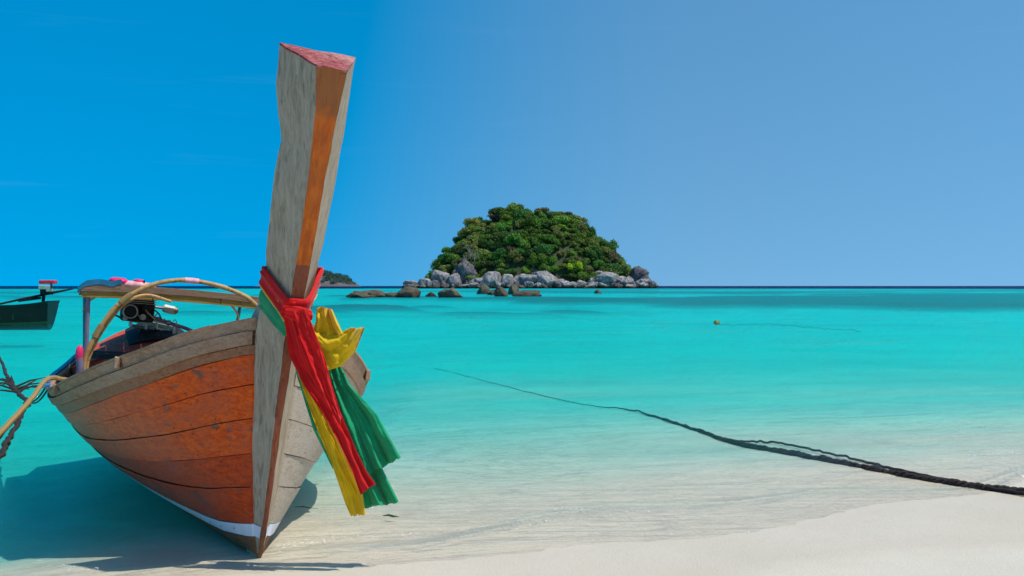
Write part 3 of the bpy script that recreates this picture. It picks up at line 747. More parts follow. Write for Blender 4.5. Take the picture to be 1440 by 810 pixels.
yellow = empty('yellow_scarf', W(-.3, 0, 1.4)); tag(yellow, 'bright yellow scarf with a puffed bow tied round the boat prow', 'scarf')
red = empty('red_scarf', W(-.3, 0, 1.4)); tag(red, 'long red scarf knotted on top round the boat prow', 'scarf')
for e in (green, yellow, red): e.matrix_world = Matrix.Translation(e.location)
def reparent(o, p):
    o.parent = p; o.matrix_parent_inverse = p.matrix_world.inverted(); return o
YK = 5.26
in_world(reparent(wrap('wrap', M['cgrn'], None, (1.63, 1.47, 1.62), (1.47, 1.32, 1.39), .012, 1), green))
in_world(reparent(wrap('wrap', M['cyel'], None, (1.66, 1.49, 1.64), (1.585, 1.40, 1.56), .019, 2), yellow))
in_world(reparent(wrap('wrap', M['cred'], None, (1.705, 1.535, 1.73), (1.605, 1.415, 1.575), .028, 4), red))
# tails
reparent(tail('tail', M['cgrn'], None, [(446, 470), (459, 515), (480, 580), (500, 630), (516, 668)], [(462, 478), (492, 541), (530, 583), (549, 617), (564, 644)], YK + .10, folds=2.2, amp=.030, seed=1), green)
reparent(tail('tail', M['cgrn'], None, [(430, 470), (450, 560), (480, 640), (508, 716)], [(450, 470), (490, 560), (528, 640), (561, 706)], YK + .13, folds=2.6, amp=.026, seed=3), green)
reparent(tail('tail', M['cgrn'], None, [(402, 455), (417, 527), (440, 603), (468, 660)], [(410, 452), (424, 525), (450, 600), (478, 655)], YK + .085, folds=.6, amp=.008, seed=6, m=8), green)
reparent(tail('tail', M['cyel'], None, [(403, 460), (421, 533), (447, 608), (466, 651), (485, 707), (493, 726)], [(425, 458), (452, 570), (476, 615), (494, 660), (509, 690), (514, 724)], YK + .055, folds=1.6, amp=.012, seed=2), yellow)
reparent(tail('tail', M['cred'], None, [(399, 446), (407, 501), (428, 543), (454, 582), (476, 622), (494, 660), (507, 696)], [(417, 448), (440, 500), (462, 545), (480, 583), (502, 636), (516, 664), (528, 680)], YK + .02, folds=1.4, amp=.018, seed=5), red)
reparent(tail('tail', M['cred'], None, [(413, 437), (421, 470), (440, 520), (462, 570), (478, 600)], [(431, 434), (443, 468), (457, 505), (467, 543), (480, 585)], YK - .01, folds=1.1, amp=.016, seed=8, ragged=0), red)
# knot
kc = at(416, 441, YK + .0)
def blob(c, sx, sy, sz, seed, n=18, m=12, k=.22):
    rows = []
    for i in range(m + 1):
        a = math.pi * i / m - math.pi / 2
        rows.append([Vector(c) + Vector((sx * math.cos(a) * math.cos(t), sy * math.cos(a) * math.sin(t), sz * math.sin(a))) * (1 + k * fbm(math.cos(t) * 2 + seed, math.sin(t) * 2, a * 2)) for t in (2 * math.pi * q / n for q in range(n))])
    return MB().grid(rows, closed=True)
rows = []
for i in range(14):
    t = i / 13; cx = lerp(398, 437, t); wdt = 7 + 3 * math.sin(math.pi * t)
    rows.append([at(cx + 3 * math.sin(q), 437 + 7 * t + wdt * math.cos(q) * (1 + .12 * math.sin(3 * q + t * 5)), YK + .03 - .022 * math.sin(math.pi * (.15 + .7 * t)) - .014 * math.sin(q) * (1 + .3 * math.sin(5 * q))) for q in (2 * math.pi * k / 24 for k in range(24))])
reparent(MB().grid(rows, closed=True).build('knot', M['cred'], None, smooth=True, angle=80), red)
# puffed yellow bow: two crumpled lobes
reparent(tail('bow_loop', M['cyel'], None, [(438, 476), (444, 452), (445, 434), (451, 431)], [(452, 524), (470, 516), (486, 478), (467, 435)], YK + .05, n=26, m=26, folds=2.4, amp=.035, seed=4, ragged=0), yellow)
reparent(tail('bow_loop', M['cyel'], None, [(438, 458), (452, 470), (474, 470), (492, 461)], [(455, 523), (480, 515), (500, 494), (513, 461)], YK + .02, n=26, m=26, folds=2.0, amp=.03, seed=9, ragged=.01), yellow)

# ------------------------------------------------------------------ ropes
def wavy(pts, n, jit, seed):
    P = smooth_pts(pts, n); return [p + Vector((fbm(i * .35, seed), fbm(i * .35, seed + 9), .6 * fbm(i * .35, seed + 4))) * jit for i, p in enumerate(P)]
g0 = W(4.55, half(4.55) + .01, gun(4.55) + .05)
rp = [W(4.75, .95, gun(4.75) + .02), W(4.6, 1.12, gun(4.6) + .05), g0]
end = Vector((-3.25, 4.45, .03))
def mooring(offs, sag, seed):
    pts = rp + [g0.lerp(end, t) + Vector((offs * math.sin(t * 9 + seed), 0, -sag * math.sin(math.pi * t))) for t in (.15, .3, .45, .6, .75, .9, 1.0)] + [end + Vector((-.15, -.5, -.10))]
    return wavy(pts, 90, .006, seed)
mr = empty('mooring_rope', end); mr.matrix_world = Matrix.Translation(end)
tag(mr, 'double tan mooring rope running from the boat gunwale down to the sand', 'rope')
reparent(MB().tube(mooring(.014, .05, 1), .024, 8).build('strand', M['rope'], None, smooth=True), mr)
reparent(MB().tube(mooring(-.022, .10, 5), .016, 8).build('strand', M['rope'], None, smooth=True), mr)
# dark rope across the sand into the water
pts = [(1990, 752), (1820, 738), (1660, 722), (1540, 706), (1440, 692), (1380, 684), (1320, 676), (1250, 664), (1190, 652), (1130, 640), (1080, 631), (1040, 624), (1000, 612), (960, 598), (920, 585), (880, 575), (830, 570), (780, 560), (720, 545), (660, 530), (610, 517)]
def lay(px, py, lift):
    y = (EYE) * FPX / (py - 402)
    for _ in range(6): p = at(px, py, y); z = float(bed_z(p.x, p.y)); y = (EYE - z - lift) * FPX / (py - 402)
    p = at(px, py, y); p.z = z + lift; return p
dr = empty('beach_rope', (3, 8, 0)); tag(dr, 'thick dark rope running from the sand into the shallow water', 'rope'); dr.matrix_world = Matrix.Translation((3, 8, 0))
def drop(P):
    for p in P: p.z = max(float(bed_z(p.x, p.y)), -.03 - .012 * max(0, p.y - 11)) + .012
    return P
main = [lay(px, py, .02) for px, py in pts]
P = wavy(main, 160, .03, 2)
P = smooth_pts(P, 640)
for ph in (0, 2.09, 4.19):
    rr_ = [.017 if i < 370 else max(.0035, .017 - (i - 370) * .0001) for i in range(640)]
    H_ = [p + Vector((.4 * math.cos(i * .42 + ph), .9 * math.cos(i * .42 + ph), math.sin(i * .42 + ph))) * rr_[i] - Vector((0, 0, .004)) for i, p in enumerate(P)]
    reparent(MB().tube(H_, [r_ * (1 + .25 * fbm(i * .08, ph)) for i, r_ in enumerate(rr_)], 6).build('strand', M['drope'], None, smooth=True), dr)
for k in range(40):
    p = P[rnd.randrange(0, 300)]; d = Vector((rnd.uniform(-1, 1), rnd.uniform(-1, 1), 0)).normalized() * rnd.uniform(.03, .09)
    reparent(MB().tube([p, p + d * .6 + Vector((0, 0, .015)), p + d - Vector((0, 0, .01))], [.005, .004, .002], 4).build('frayed_fibre', M['drope'], None), dr)
p2 = [lay(px, py, .02) for px, py in [(1500, 703), (1440, 694), (1330, 674), (1260, 660), (1200, 645), (1150, 634), (1090, 622), (1050, 621), (1010, 616)]]
reparent(MB().tube(wavy(p2, 90, .03, 7), .012, 7).build('strand', M['drope'], None, smooth=True), dr)
# floating line on the left with weed, and two thin lines to the boat
fr_ = empty('floating_rope', on_water(38, 562)); fr_.matrix_world = Matrix.Translation(fr_.location)
tag(fr_, 'dark weedy rope floating on the water beside the longtail boat', 'rope')
pts = [on_water(*q, z=.03) for q in [(-60, 480), (-20, 492), (0, 505), (8, 525), (18, 540), (24, 552), (37, 564), (33, 578), (24, 595), (12, 618), (0, 640), (-20, 668)]]
P = wavy(pts, 110, .05, 3)
reparent(MB().tube(P, [.026 + .014 * abs(fbm(i * .2, 3)) for i in range(110)], 7).build('strand', M['drope'], None, smooth=True), fr_)
for k in range(16):
    p = P[36 + k]; d = Vector((rnd.uniform(-1, 1), rnd.uniform(-1, 1), rnd.uniform(0, .25))).normalized() * rnd.uniform(.15, .5)
    reparent(MB().tube([p, p + d * .5 + Vector((0, 0, .03)), p + d], [.02, .014, .005], 5).build('weed', M['drope'], None), fr_)
for k, (dx, dz) in enumerate(((0, 0), (.02, .06))):
    a = W(4.9, half(4.9), gun(4.9)) + Vector((0, 0, -dz)); c = on_water(37, 564, .05) + Vector((dx, 0, 0))
    reparent(MB().tube([a.lerp(c, t) + Vector((0, 0, -.08 * math.sin(math.pi * t))) for t in np.linspace(0, 1, 14)], .010, 6).build('tie_line', M['trope'], None), fr_)
# buoy with sunk line
by = empty('buoy', on_water(1007, 455)); tag(by, 'small yellow brown buoy floating on the open water with a line', 'buoy')
M['yb'] = plain('faded_yellow_buoy', (.30, .20, .05), .6, var=.5)
blob((0, 0, .04), .10, .10, .10, 2).build('float', M['yb'], by, smooth=True)
blob((.12, .02, .03), .06, .06, .07, 5).build('float', M['yb'], by, smooth=True)
bl = by.location
lp = [on_water(px, py, -.12) - bl for px, py in [(1007, 456), (1030, 457), (1065, 456), (1100, 457), (1130, 460), (1170, 463), (1210, 465)]]
MB().tube(wavy(lp, 60, .1, 4), .008, 6).build('line', M['trope'], by, smooth=True)

# ------------------------------------------------------------------ second boat, stern towards us at the left
b2 = empty('moored_boat', on_water(70, 457)); tag(b2, 'dark green moored boat with raised engine near the left edge', 'boat')
b2.rotation_euler = (0, 0, R(7))
Y2 = b2.location.y; k2 = FPX / Y2
def hull2(u, x, side):                                  # u metres towards the bow (image left), stern at 0
    b_ = 1.0 * min(1, .68 + .25 * u) * (1 - max(0, (u - 5.5) / 4.0) ** 2) ; b_ = max(b_, .03)
    g = .78 + (.22 * math.exp(-u / .9)) + .05 * max(0, u - 4) ** 1.7 * .5
    k = -.2 + .08 * max(0, u - 6.5) ** 1.5
    return Vector((-u + .16 * x * math.exp(-u), side * b_ * (x ** .4 if x > 0 else 0), k + (g - k) * x))
us = np.linspace(0, 9.4, 36)
for side in (1, -1):
    for (x0, x1, mt, off, nm) in ((0, .22, 'darkhull', .0, 'bottom_planking'), (.22, .31, 'greenband', .006, 'waterline_band'), (.31, .9, 'darkhull', 0, 'hull_side'), (.9, 1, 'darkhull', .03, 'rub_rail')):
        rows = [[hull2(u, x, side) + Vector((0, side * off, 0)) for x in np.linspace(x0, x1, 6)] for u in us]
        MB().slab(rows, lambda i, j, s=side: Vector((0, -s * .03, 0))).build(nm, M[mt], b2, smooth=True)
st = [[hull2(0, x, 1).lerp(hull2(0, x, -1), q) for x in np.linspace(0, 1, 7)] for q in np.linspace(0, 1, 5)]
MB().slab(st, lambda i, j: Vector((-.03, 0, 0))).build('transom', M['darkhull'], b2)
MB().slab([[hull2(u, .86, 1).lerp(hull2(u, .86, -1), q) + Vector((0, 0, .12 * math.sin(math.pi * q))) for q in np.linspace(0, 1, 9)] for u in np.linspace(.02, 1.6, 8)], lambda i, j: Vector((0, 0, -.03))).build('stern_deck', M['darkhull'], b2, smooth=True)
MB().slab([[hull2(u, .5, 1).lerp(hull2(u, .5, -1), q) for q in np.linspace(0, 1, 5)] for u in np.linspace(1.6, 8, 8)], lambda i, j: Vector((0, 0, -.03))).build('floor', M['lining'], b2)
MB().tube(smooth_pts([(-9.1, 0, .3), (-9.6, 0, 1.1), (-10.1, 0, 1.9), (-10.3, 0, 2.5)], 12), [.10] * 6 + [.13] * 6, 8).build('stem', M['lining'], b2, smooth=True)
for u in (1.15, 3.3): MB().box(hull2(u, .62, -1) + Vector((0, -.02, 0)), (.03, .02, .40)).build('fender_cord', M['greenband'], b2)
e2 = empty('outboard_engine', b2.location); e2.rotation_euler = b2.rotation_euler
tag(e2, 'red topped outboard engine tilted up on the dark moored boat', 'engine')
def P2(px, py): q = at(px, py, Y2) - b2.location; return Vector((q.x, 0, q.z))
MB().tube([P2(61, 424), P2(62, 416)], .07, 8).build('pivot', M['black'], e2)
MB().box(P2(66, 410), (.42, .4, .26)).build('crankcase', M['black'], e2, bevel=.04)
MB().box(P2(63, 404) + Vector((0, -.1, 0)), (.34, .3, .18)).build('cylinder_block', M['enggreen'], e2, bevel=.03)
MB().box(P2(69, 404) + Vector((.06, -.12, -.05)), (.22, .25, .26)).build('radiator', M['enggreen'], e2, bevel=.03)
MB().box(P2(68, 396.5), (.62, .44, .15)).build('fuel_tank', M['engred'], e2, bevel=.045)
q = P2(74, 399) + Vector((0, -.2, 0)); MB().tube([q, q + Vector((.05, -.05, -.1)), q + Vector((.06, -.05, -.2))], .04, 8).build('exhaust', M['black'], e2, smooth=True)
MB().tube([P2(62, 414), P2(82, 410), P2(102, 406)], [.06, .05, .025], 8).build('tiller', M['black'], e2, smooth=True)
MB().tube([P2(64, 414), P2(30, 421), P2(5, 427), P2(-30, 432)], [.05, .045, .04, .03], 8).build('shaft_tube', M['black'], e2, smooth=True)
MB().tube([P2(58, 419), P2(28, 423)], .05, 8).build('cradle', M['black'], e2)

for k, (px, py, r_) in enumerate(((207, 434, .055), (201, 446, .04), (176, 448, .03))):
    q = E(px, py, -.26); MB().tube([q, q + Vector((.06, 0, 0))], r_, 12).build('pulley', M['steel' if k else 'black'], eng, smooth=True)
for k in range(4):
    q0 = E(186 + k * 9, 428 + k * 2, -.22); q1 = E(200 + k * 9, 449, -.25); MB().tube(smooth_pts([q0, q0.lerp(q1, .4) + Vector((-.04, .03 * (-1) ** k, 0)), q1], 10), .010, 5).build('hose', M['black' if k % 2 else 'tan'], eng, smooth=True)
MB().tube([E(221, 452, -.2), E(221, 462, -.2), E(238, 464, -.2)], .016, 6).build('lift_arm', M['steel'], eng, smooth=True)

# ------------------------------------------------------------------ foam flecks and white flecks standing in for sun sparkles along the water's edge
M['foam'] = plain('white_foam_and_glints', (.82, .84, .84), .6, var=.05)
fm = MB(); oct_f = [(0, 2, 4), (2, 1, 4), (1, 3, 4), (3, 0, 4), (2, 0, 5), (1, 2, 5), (3, 1, 5), (0, 3, 5)]
r2 = random.Random(3)
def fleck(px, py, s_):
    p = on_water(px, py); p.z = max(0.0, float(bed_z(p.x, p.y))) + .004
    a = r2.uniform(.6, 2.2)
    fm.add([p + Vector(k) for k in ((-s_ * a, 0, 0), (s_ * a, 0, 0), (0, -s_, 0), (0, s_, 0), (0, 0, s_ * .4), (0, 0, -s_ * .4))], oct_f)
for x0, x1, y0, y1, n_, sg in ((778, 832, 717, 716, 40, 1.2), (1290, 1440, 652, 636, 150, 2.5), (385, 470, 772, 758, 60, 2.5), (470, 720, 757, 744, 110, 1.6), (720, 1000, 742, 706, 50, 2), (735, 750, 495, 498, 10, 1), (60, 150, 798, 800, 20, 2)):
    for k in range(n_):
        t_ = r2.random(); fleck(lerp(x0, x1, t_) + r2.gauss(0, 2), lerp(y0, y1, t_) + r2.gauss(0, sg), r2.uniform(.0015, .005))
tag(fm.build('foam_and_glints', M['foam']), 'white foam and sparkle flecks at the edge of the shallow water', 'foam', kind='stuff')
for nm, lb, px, py, ln in (('floating_leaf', 'small green leaf floating below the scarf tails', 549, 728, .06), ('floating_twig', 'thin dark twig lying in the water beside the bow', 430, 716, .09)):
    p = on_water(px, py); q = MB().tube([(-ln, 0, .008), (-ln * .3, .01, .014), (ln * .4, -.006, .012), (ln, .012, .008)], [.002, .008 if 'leaf' in nm else .004, .009 if 'leaf' in nm else .003, .001], 6).build(nm, M['greenband'] if 'leaf' in nm else M['drope'], None, smooth=True)
    q.location = p; q.rotation_euler = (0, 0, -.3); tag(q, lb, 'leaf' if 'leaf' in nm else 'twig')

# ------------------------------------------------------------------ the island
def leaf_mat(name, dark, lite, trans=.25):
    b = NB(name); a = b.n('ShaderNodeAttribute', attribute_name='tint')
    r = b.rand()
    c = b.mix(a.outputs['Fac'], dark, lite)
    h = b.n('ShaderNodeHueSaturation'); b.l(c, h.inputs['Color'])
    q = b.n('ShaderNodeMapRange'); b.l(r, q.inputs[0]); q.inputs[3].default_value = .465; q.inputs[4].default_value = .525; b.l(q.outputs[0], h.inputs['Hue'])
    q = b.n('ShaderNodeMapRange'); b.l(b.math('FRACT', b.math('MULTIPLY', r, 7.31)), q.inputs[0]); q.inputs[3].default_value = .75; q.inputs[4].default_value = 2.0; b.l(q.outputs[0], h.inputs['Value'])
    m = b.done(h.outputs[0], .6, spec=.25)
    tl = b.n('ShaderNodeBsdfTranslucent'); b.l(h.outputs[0], tl.inputs[0])
    ms = b.n('ShaderNodeMixShader'); ms.inputs[0].default_value = trans
    b.l(b.p.outputs[0], ms.inputs[1]); b.l(tl.outputs[0], ms.inputs[2]); b.l(ms.outputs[0], b.out.inputs['Surface'])
    return m
LM = {'dark': leaf_mat('dark_foliage', (.015, .052, .010), (.06, .15, .022)),
      'mid': leaf_mat('green_foliage', (.03, .08, .010), (.13, .25, .026)),
      'olive': leaf_mat('olive_foliage', (.05, .065, .014), (.20, .22, .045)),
      'brown': leaf_mat('brownish_foliage', (.06, .05, .022), (.17, .14, .065)),
      'bright': leaf_mat('yellow_green_foliage', (.10, .17, .008), (.30, .40, .02)),
      'far': leaf_mat('hazy_far_foliage', (.03, .075, .06), (.07, .14, .11))}  # far leaves lightened towards blue: distance haze put into their colour
bark = plain('bark', (.16, .12, .09), .9, var=.4, scale=2)
deadbark = plain('dead_grey_bark', (.30, .27, .25), .9, var=.3, scale=2)

def leaf_cloud(rng, clumps, per, size):
    """clumps: (centre, radius) ; leaf-spray quads on and in the clumps"""
    V = []; F = []; T = []
    for (c, r) in clumps:
        d = rng.normal(size=(per, 3)); d /= np.linalg.norm(d, axis=1)[:, None]
        d[:, 2] = np.where(d[:, 2] < -.35, -d[:, 2], d[:, 2])
        rr = r * (.40 + .62 * rng.random(per) ** .6 + .28 * rng.random(per) ** 5)
        p = c + d * rr[:, None] * np.array([1, 1, .8])
        nrm = d + rng.normal(size=(per, 3)) * .55; nrm /= np.linalg.norm(nrm, axis=1)[:, None]
        t1 = np.cross(nrm, rng.normal(size=(per, 3))); t1 /= np.linalg.norm(t1, axis=1)[:, None]; t2 = np.cross(nrm, t1)
        s = size * (.6 + .8 * rng.random(per))[:, None]
        o = len(V) * 4 if False else sum(len(x) for x in V)
        q = np.stack([p - t1 * s, p - t2 * s * .55, p + t1 * s, p + t2 * s * .55], 1).reshape(-1, 3)
        V.append(q); idx = o + np.arange(per * 4).reshape(-1, 4); F.append(idx)
        ct = rng.random() * .5; T.append(np.clip(ct + rng.random(per) * .5, 0, 1))
    return np.concatenate(V), np.concatenate(F), np.concatenate(T)
def cloud_mesh(name, V, F, T, mat):
    me = bpy.data.meshes.new(name); me.from_pydata(V.tolist(), [], F.tolist()); me.update()
    at_ = me.attributes.new('tint', 'FLOAT', 'FACE'); at_.data.foreach_set('value', T.astype(np.float32)); me.materials.append(mat); return me
rng = np.random.default_rng(5)
def crown_clumps(rng, R_, Hc, n):
    out = []
    for k in range(n):
        a = rng.random() * 6.283; rr = R_ * math.sqrt(rng.random()) * .72; z = Hc * (.30 + .55 * rng.random()) * (1 - .35 * (rr / R_) ** 2)
        out.append((np.array([rr * math.cos(a), rr * math.sin(a), z]), R_ * (.28 + .2 * rng.random())))
    return out
crowns = {}; trunks = []
for kind in ('dark', 'mid', 'olive', 'brown', 'bright'):
    crowns[kind] = []
    for k in range(4 if kind in ('dark', 'mid') else 2):
        Rr = 5.4 + 1.6 * rng.random(); cl = crown_clumps(rng, Rr, 8.5, int(13 + 6 * rng.random()))
        crowns[kind].append(cloud_mesh('crown', *leaf_cloud(rng, cl, 175 if kind != 'brown' else 95, .50), LM[kind]))
mb = MB().tube([(0, 0, -2), (.1, .05, 1.5), (.05, -.1, 4), (.1, 0, 6)], [.38, .30, .22, .08], 7)
for k in range(5):
    a = k * 1.3; mb.tube([(.08, 0, 2.2 + k * .5), (1.2 * math.cos(a), 1.2 * math.sin(a), 4.2 + k * .3), (2.6 * math.cos(a), 2.6 * math.sin(a), 5.6 + k * .3)], [.15, .1, .04], 5)
me_tr = mb.build('trunk', bark); trunk_mesh = me_tr.data; bpy.data.objects.remove(me_tr)

IY, IX = 730.0, 12.0
PX = [575, 600, 617, 640, 655, 665, 690, 700, 715, 740, 760, 790, 800, 815, 830, 850, 865, 875, 890, 910, 925]
PY = [402, 396, 378, 350, 326, 314, 312, 301, 294, 297, 301, 302, 301, 316, 330, 345, 360, 378, 390, 397, 402]
TX = [(p - 720) / FPX * IY for p in PX]; TZ = [max(0, (402 - q) / FPX * IY + 1.6 - 7.5) for q in PY]
def island_z(x, y):
    d = (y - IY) / 72.0
    e = np.clip(1 - np.abs(d) ** 1.9, 0, None) ** .75
    base = np.interp(x, TX, TZ) * e
    rim = 3.0 * np.clip(1 - ((x - IX) / 100) ** 2 - (d / 1.05) ** 2, -.3, 1)
    return base + rim - .6
gx = np.linspace(-105, 125, 110); gy = np.linspace(IY - 82, IY + 82, 80)
GX, GY = np.meshgrid(gx, gy); GZ = island_z(GX, GY)
GZ = GZ + np.array([[1.2 * fbm(x * .08, y * .08) for x in gx] for y in gy]) * (GZ > 0)
b = NB('island_soil'); v = b.coord()
soil = b.done(b.ramp(b.noise(v, .15, 6), [(.35, (.03, .045, .015)), (.65, (.075, .075, .035))]), .95)
isl = tag(sheet('island_hill', GX, GY, GZ, soil), kind='structure')

def add_tree(kind, x, y, z, s, label, group, sz=1.0):
    t = empty('island_tree', (x, y, z)); t.scale = (s, s, s * sz); t.rotation_euler = (0, 0, rng.random() * 6.28)
    tag(t, label, 'tree', group)
    o = bpy.data.objects.new('crown', crowns[kind][int(rng.integers(len(crowns[kind])))]); col.objects.link(o); o.parent = t
    o = bpy.data.objects.new('trunk', trunk_mesh); col.objects.link(o); o.parent = t
    return t
LAB = {'dark': ('dark green tree in the dense forest on the rocky island', 'dark green island trees'),
       'mid': ('mid green leafy tree in the dense forest on the rocky island', 'mid green island trees'),
       'olive': ('dull olive tree in the dense forest on the rocky island', 'olive island trees'),
       'brown': ('sparse brownish dry tree in the forest on the rocky island', 'brownish island trees')}
spots = []
tries = 0
while len(spots) < 285 and tries < 30000:
    tries += 1
    x = rng.uniform(-62, 92); y = IY + rng.uniform(-70, 14); z = float(island_z(x, y))
    topz = float(np.interp(x, TX, TZ))
    low = 6.5 + 3.5 * math.sin(x * .09) - (3 if x > 20 else 0)
    if z < min(low, topz * .9 + 1): continue
    md = 5.0
    if any((x - a) ** 2 + ((y - b_) * .8) ** 2 + (z - c) ** 2 < md * md for a, b_, c in spots): continue
    spots.append((x, y, z))
for (x, y, z) in spots:
    # colour of the wood changes over the hill in patches
    n_ = fbm(x * .05, y * .05, 3) + .35 * rng.normal()
    kind = 'brown' if n_ > .75 else 'olive' if n_ > .38 else 'mid' if n_ > -.25 else 'dark'
    if x < -22 and z > 12 and rng.random() < .35: kind = 'olive'
    s_ = .6 + .62 * rng.random() ** 1.3
    zone = ('on the skyline ridge' if y > IY - 22 else 'on the upper slope' if z > 24 else 'half way up the slope' if z > 12 else 'just above the shore boulders')
    part = ('towards the pointed boulder' if x < -22 else 'towards the perched egg boulder' if x > 48 else 'in mid island')
    word = {'dark': 'dark green', 'mid': 'mid green', 'olive': 'dull olive', 'brown': 'sparse brownish'}[kind]
    add_tree(kind, x, y, z - 1.2, s_, f'{word} island tree {zone} {part}', LAB[kind][1], sz=.8 + .65 * rng.random() ** 1.6)
# the bright yellow-green tree and the grey leafless ones
p = at(808, 372, 661); add_tree('bright', p.x, 661, p.z - 7.5, .95, 'bright yellow green tree standing out on the island slope', None, 1.3)
def dead_tree(loc, h, label, seed, mat):
    r = np.random.default_rng(seed); t = empty('bare_tree', loc); tag(t, label, 'tree')
    MB().tube([(0, 0, -1), (.2, 0, h * .35), (-.1, .1, h * .6)], [.30, .22, .14], 6).build('trunk', mat, t)
    for k in range(9):
        a = r.random() * 6.28; z = h * (.3 + .3 * r.random()); l = h * (.25 + .25 * r.random())
        e = Vector((math.cos(a) * l * .7, math.sin(a) * l * .7, z + l)); mid = Vector((math.cos(a) * l * .4, math.sin(a) * l * .4, z + l * .35))
        mb = MB().tube([(0, 0, z), mid, e], [.13, .10, .05], 5)
        for q in range(3):
            d = Vector((r.normal(), r.normal(), abs(r.normal()))).normalized() * l * .45
            mb.tube([mid.lerp(e, .3 + .3 * q), mid.lerp(e, .3 + .3 * q) + d], [.07, .03], 4)
        mb.build('branch', mat, t)
q = at(822, 330, IY - 8); dead_tree((q.x, q.y, q.z - 3), 14, 'bare leafless tree standing on the island skyline', 4, deadbark)
for k, (px, py) in enumerate(((661, 352), (667, 362), (655, 368))):
    q = at(px, py, 664); dead_tree((q.x, q.y, q.z - 5), 9 + k, ('grey leafless tree above the tall dark boulder, highest of three', 'grey leafless tree beside the other two above the dark boulder', 'shorter grey leafless tree just behind the tall dark boulder')[k], 20 + k, deadbark)

# boulders
def granite(name, c, lite, dark, tide=1.5):
    b = NB(name); o = b.coord(); g = b.n('ShaderNodeNewGeometry'); z = b.sepxyz(g.outputs['Position'])[2]
    wp = b.n('ShaderNodeMapping'); b.l(g.outputs['Position'], wp.inputs[0]); wp.inputs['Scale'].default_value = (.35, .35, .10)
    n1 = b.noise(wp.outputs[0], 1.4, 6, .65, .4)
    wp2 = b.n('ShaderNodeMapping'); b.l(g.outputs['Position'], wp2.inputs[0]); wp2.inputs['Scale'].default_value = (1, 1, 1)
    n2 = b.noise(wp2.outputs[0], .8, 6, .7)
    col_ = b.mix(b.ramp(n1, [(.38, 0.), (.62, 1.)]), dark, c)
    col_ = b.mix(b.ramp(n2, [(.48, 0.), (.68, .9)]), col_, lite)
    col_ = b.mix(b.math('MULTIPLY', b.rand(), .35), col_, dark)
    tz = b.math('ADD', z, b.math('MULTIPLY', b.math('SUBTRACT', n2, .5), 1.5))
    q = b.n('ShaderNodeMapRange'); b.l(tz, q.inputs[0]); q.inputs[1].default_value = tide + .6; q.inputs[2].default_value = tide - .2
    col_ = b.mix(q.outputs[0], col_, (.10, .075, .045))
    q = b.n('ShaderNodeMapRange'); b.l(tz, q.inputs[0]); q.inputs[1].default_value = tide * .45; q.inputs[2].default_value = tide * .2
    col_ = b.mix(q.outputs[0], col_, (.025, .022, .018))
    return b.done(col_, .9, b.bump(b.math('ADD', n1, b.math('MULTIPLY', n2, .6)), .7, .5), spec=.25)
GM = {'g': granite('grey_granite', (.36, .335, .32), (.58, .545, .51), (.09, .085, .09)), 'd': granite('dark_granite', (.15, .14, .15), (.30, .27, .27), (.05, .05, .055)),
      'b': granite('brown_wet_rock', (.12, .105, .07), (.20, .17, .12), (.045, .04, .03), .35)}
def rock_mesh(seed, rough=.3, flat=0):
    bm = bmesh.new(); bmesh.ops.create_icosphere(bm, subdivisions=4, radius=1)
    r = np.random.default_rng(seed); cuts = [(Vector(r.normal(size=3)).normalized(), .62 + .24 * r.random()) for _ in range(11)]
    for v_ in bm.verts:
        p = v_.co.normalized(); k = 1 + rough * fbm(p.x * 1.1 + seed, p.y * 1.1, p.z * 1.1) + .10 * fbm(p.x * 3, p.y * 3 + seed, p.z * 3) - .16 * max(0, .10 - abs(noise.noise(Vector((p.x * 1.8 + seed, p.y * 1.8, p.z * 1.2))))) / .10
        p = p * k
        for n_, d in cuts:
            e = p.dot(n_) - d
            if e > 0: p -= n_ * e * .94
        if flat and p.z > flat: p.z = flat + (p.z - flat) * .25
        v_.co = p
    me = bpy.data.meshes.new('boulder'); bm.to_mesh(me); bm.free(); me.shade_smooth(); return me
rock_sets = {}
for key in 'gdb':
    rock_sets[key] = []
    for k in range(6):
        me = rock_mesh(11 + k * 7 + ord(key)); me.materials.append(GM[key]); rock_sets[key].append(me)
def boulder(key, px, py_base, wpx, hpx, Y, label, group=None, k=None, name='boulder', tilt=.25):
    c = at(px, py_base, Y); wm = wpx / FPX * Y; hm = hpx / FPX * Y
    me = rock_sets[key][int(rng.integers(6)) if k is None else k]
    o = bpy.data.objects.new(name, me); col.objects.link(o)
    o.location = (c.x, Y, c.z + hm * .42); o.scale = (wm * .56, wm * .5, hm * .66)
    o.rotation_euler = (rng.normal() * tilt * .5, rng.normal() * tilt, rng.normal() * .6)
    tag(o, label, 'boulder', group); return o
SH = 656
boulder('d', 652, 398, 30, 30, SH + 6, 'tall dark boulder with vertical cracks on the island shore', k=1)
boulder('d', 663, 402, 16, 20, SH + 3, 'narrow dark boulder leaning on the tall dark one on the island', k=3)
boulder('g', 618, 404, 25, 27, SH + 2, 'pointed grey boulder left of the forest on the island shore', k=2)
boulder('d', 896, 396, 24, 20, SH + 16, 'dark egg shaped boulder perched on the right end of the island', k=4)
boulder('d', 905, 400, 16, 14, SH + 14, 'dark boulder beside the perched egg shaped one on the island', k=0)
lab_g = ('pale grey granite boulder in the row along the island shore', 'pale boulders along the island shore')
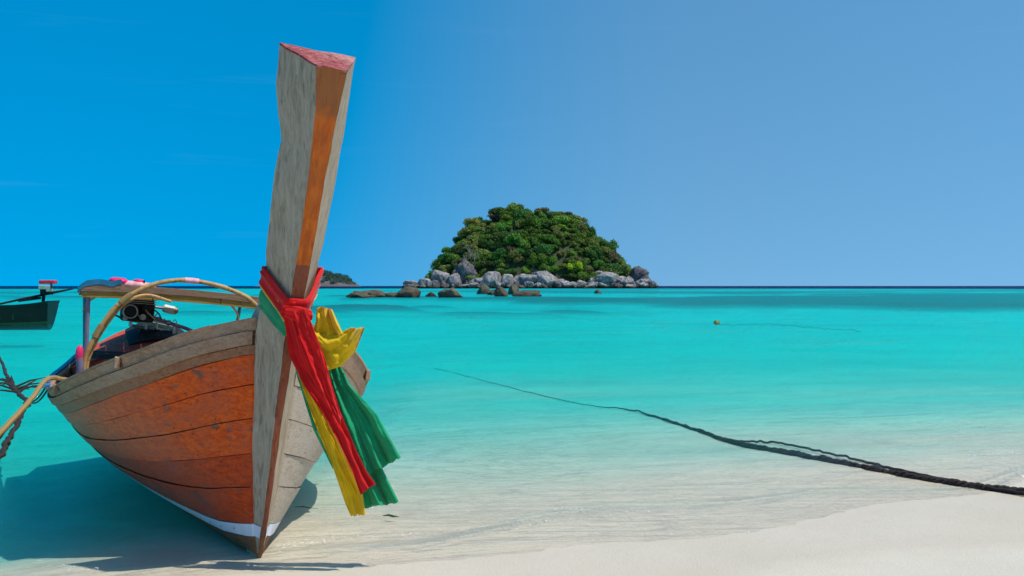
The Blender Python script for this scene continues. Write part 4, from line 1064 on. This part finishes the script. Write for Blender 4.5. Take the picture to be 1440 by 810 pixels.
for px, pb_, w_, h_ in [(578, 405, 26, 12), (597, 404, 24, 14), (638, 405, 26, 20), (656, 406, 22, 17), (672, 405, 20, 16), (690, 405, 34, 23), (712, 405, 24, 20), (728, 405, 22, 16), (745, 405, 40, 22), (766, 404, 38, 26), (778, 405, 18, 16),
                       (789, 405, 24, 15), (852, 400, 34, 20), (838, 402, 22, 14), (866, 402, 24, 15), (882, 404, 20, 14), (905, 405, 24, 15), (916, 405, 18, 11), (806, 405, 18, 10), (820, 405, 20, 11), (833, 405, 22, 12), (850, 405, 22, 10)]:
    boulder('g', px, pb_, w_, h_, SH + rng.uniform(-3, 6), *lab_g)
lab_s = ('small tide stained rock at the foot of the island boulders', 'small rocks along the island shore')
for k in range(110):
    px = 572 + 350 * (k + rng.random()) / 110; boulder('g' if rng.random() < .55 else 'd', px, 405.3, rng.uniform(6, 17), rng.uniform(3.5, 11), SH - 5 + rng.uniform(-4, 6), *lab_s)
lab_u = ('grey boulder showing between the trees above the island shore', 'upper boulders on the island')
for px, py, w_, h_ in [(720, 393, 18, 12), (735, 390, 16, 10), (752, 386, 22, 13), (845, 388, 22, 12), (860, 392, 20, 10), (876, 396, 18, 10), (830, 396, 20, 10), (815, 399, 14, 9), (702, 394, 14, 10), (640, 392, 14, 12), (858, 383, 16, 9)]:
    boulder('g', px, py + 3, w_, h_, SH + 12, *lab_u)
# dark rocks standing in the water before the island
def sea_rock(px, pb_, w_, h_, label, k, sy=1.0):
    p = on_water(px, pb_); o = boulder('b', px, pb_, w_, h_, p.y, label, None, k, 'sea_rock', .08); o.scale.y = o.scale.x * .8; o.location.z = -.05; o.scale.z = max(h_ / FPX * p.y * 1.12, .9); return o
for a in SEA_ROCKS: sea_rock(*a)

# far island behind the prow: a hill under one mass of wood
FY = 2100.0
fx = [(p - 720) / FPX * FY for p in (380, 400, 430, 450, 470, 485, 493, 500)]
fz = [(402 - q) / FPX * FY for q in (400, 388, 380, 378, 383, 387, 393, 402)]
def far_z(x, y): return np.interp(x, fx, fz) * np.clip(1 - ((y - FY) / 110) ** 2, 0, 1) ** .7
gx = np.linspace(fx[0] - 8, fx[-1] + 8, 60); gy = np.linspace(FY - 115, FY + 115, 40); GX, GY = np.meshgrid(gx, gy)
fh = tag(sheet('far_island_hill', GX, GY, far_z(GX, GY) * .86 - .3, GM['d']), kind='structure')
cl = []
for k in range(420):
    x = rng.uniform(fx[0], fx[-1] - 4); y = FY + rng.uniform(-100, 20); z = float(far_z(x, y))
    if z < 6: continue
    cl.append((np.array([x, y, z * .88 + rng.uniform(-1, 2.5)]), rng.uniform(3.5, 6.5)))
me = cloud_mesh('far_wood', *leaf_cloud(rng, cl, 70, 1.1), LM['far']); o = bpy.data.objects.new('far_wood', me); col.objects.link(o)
tag(o, 'dark wood tinted blue green for haze covering the distant island behind the prow', 'trees', kind='stuff')
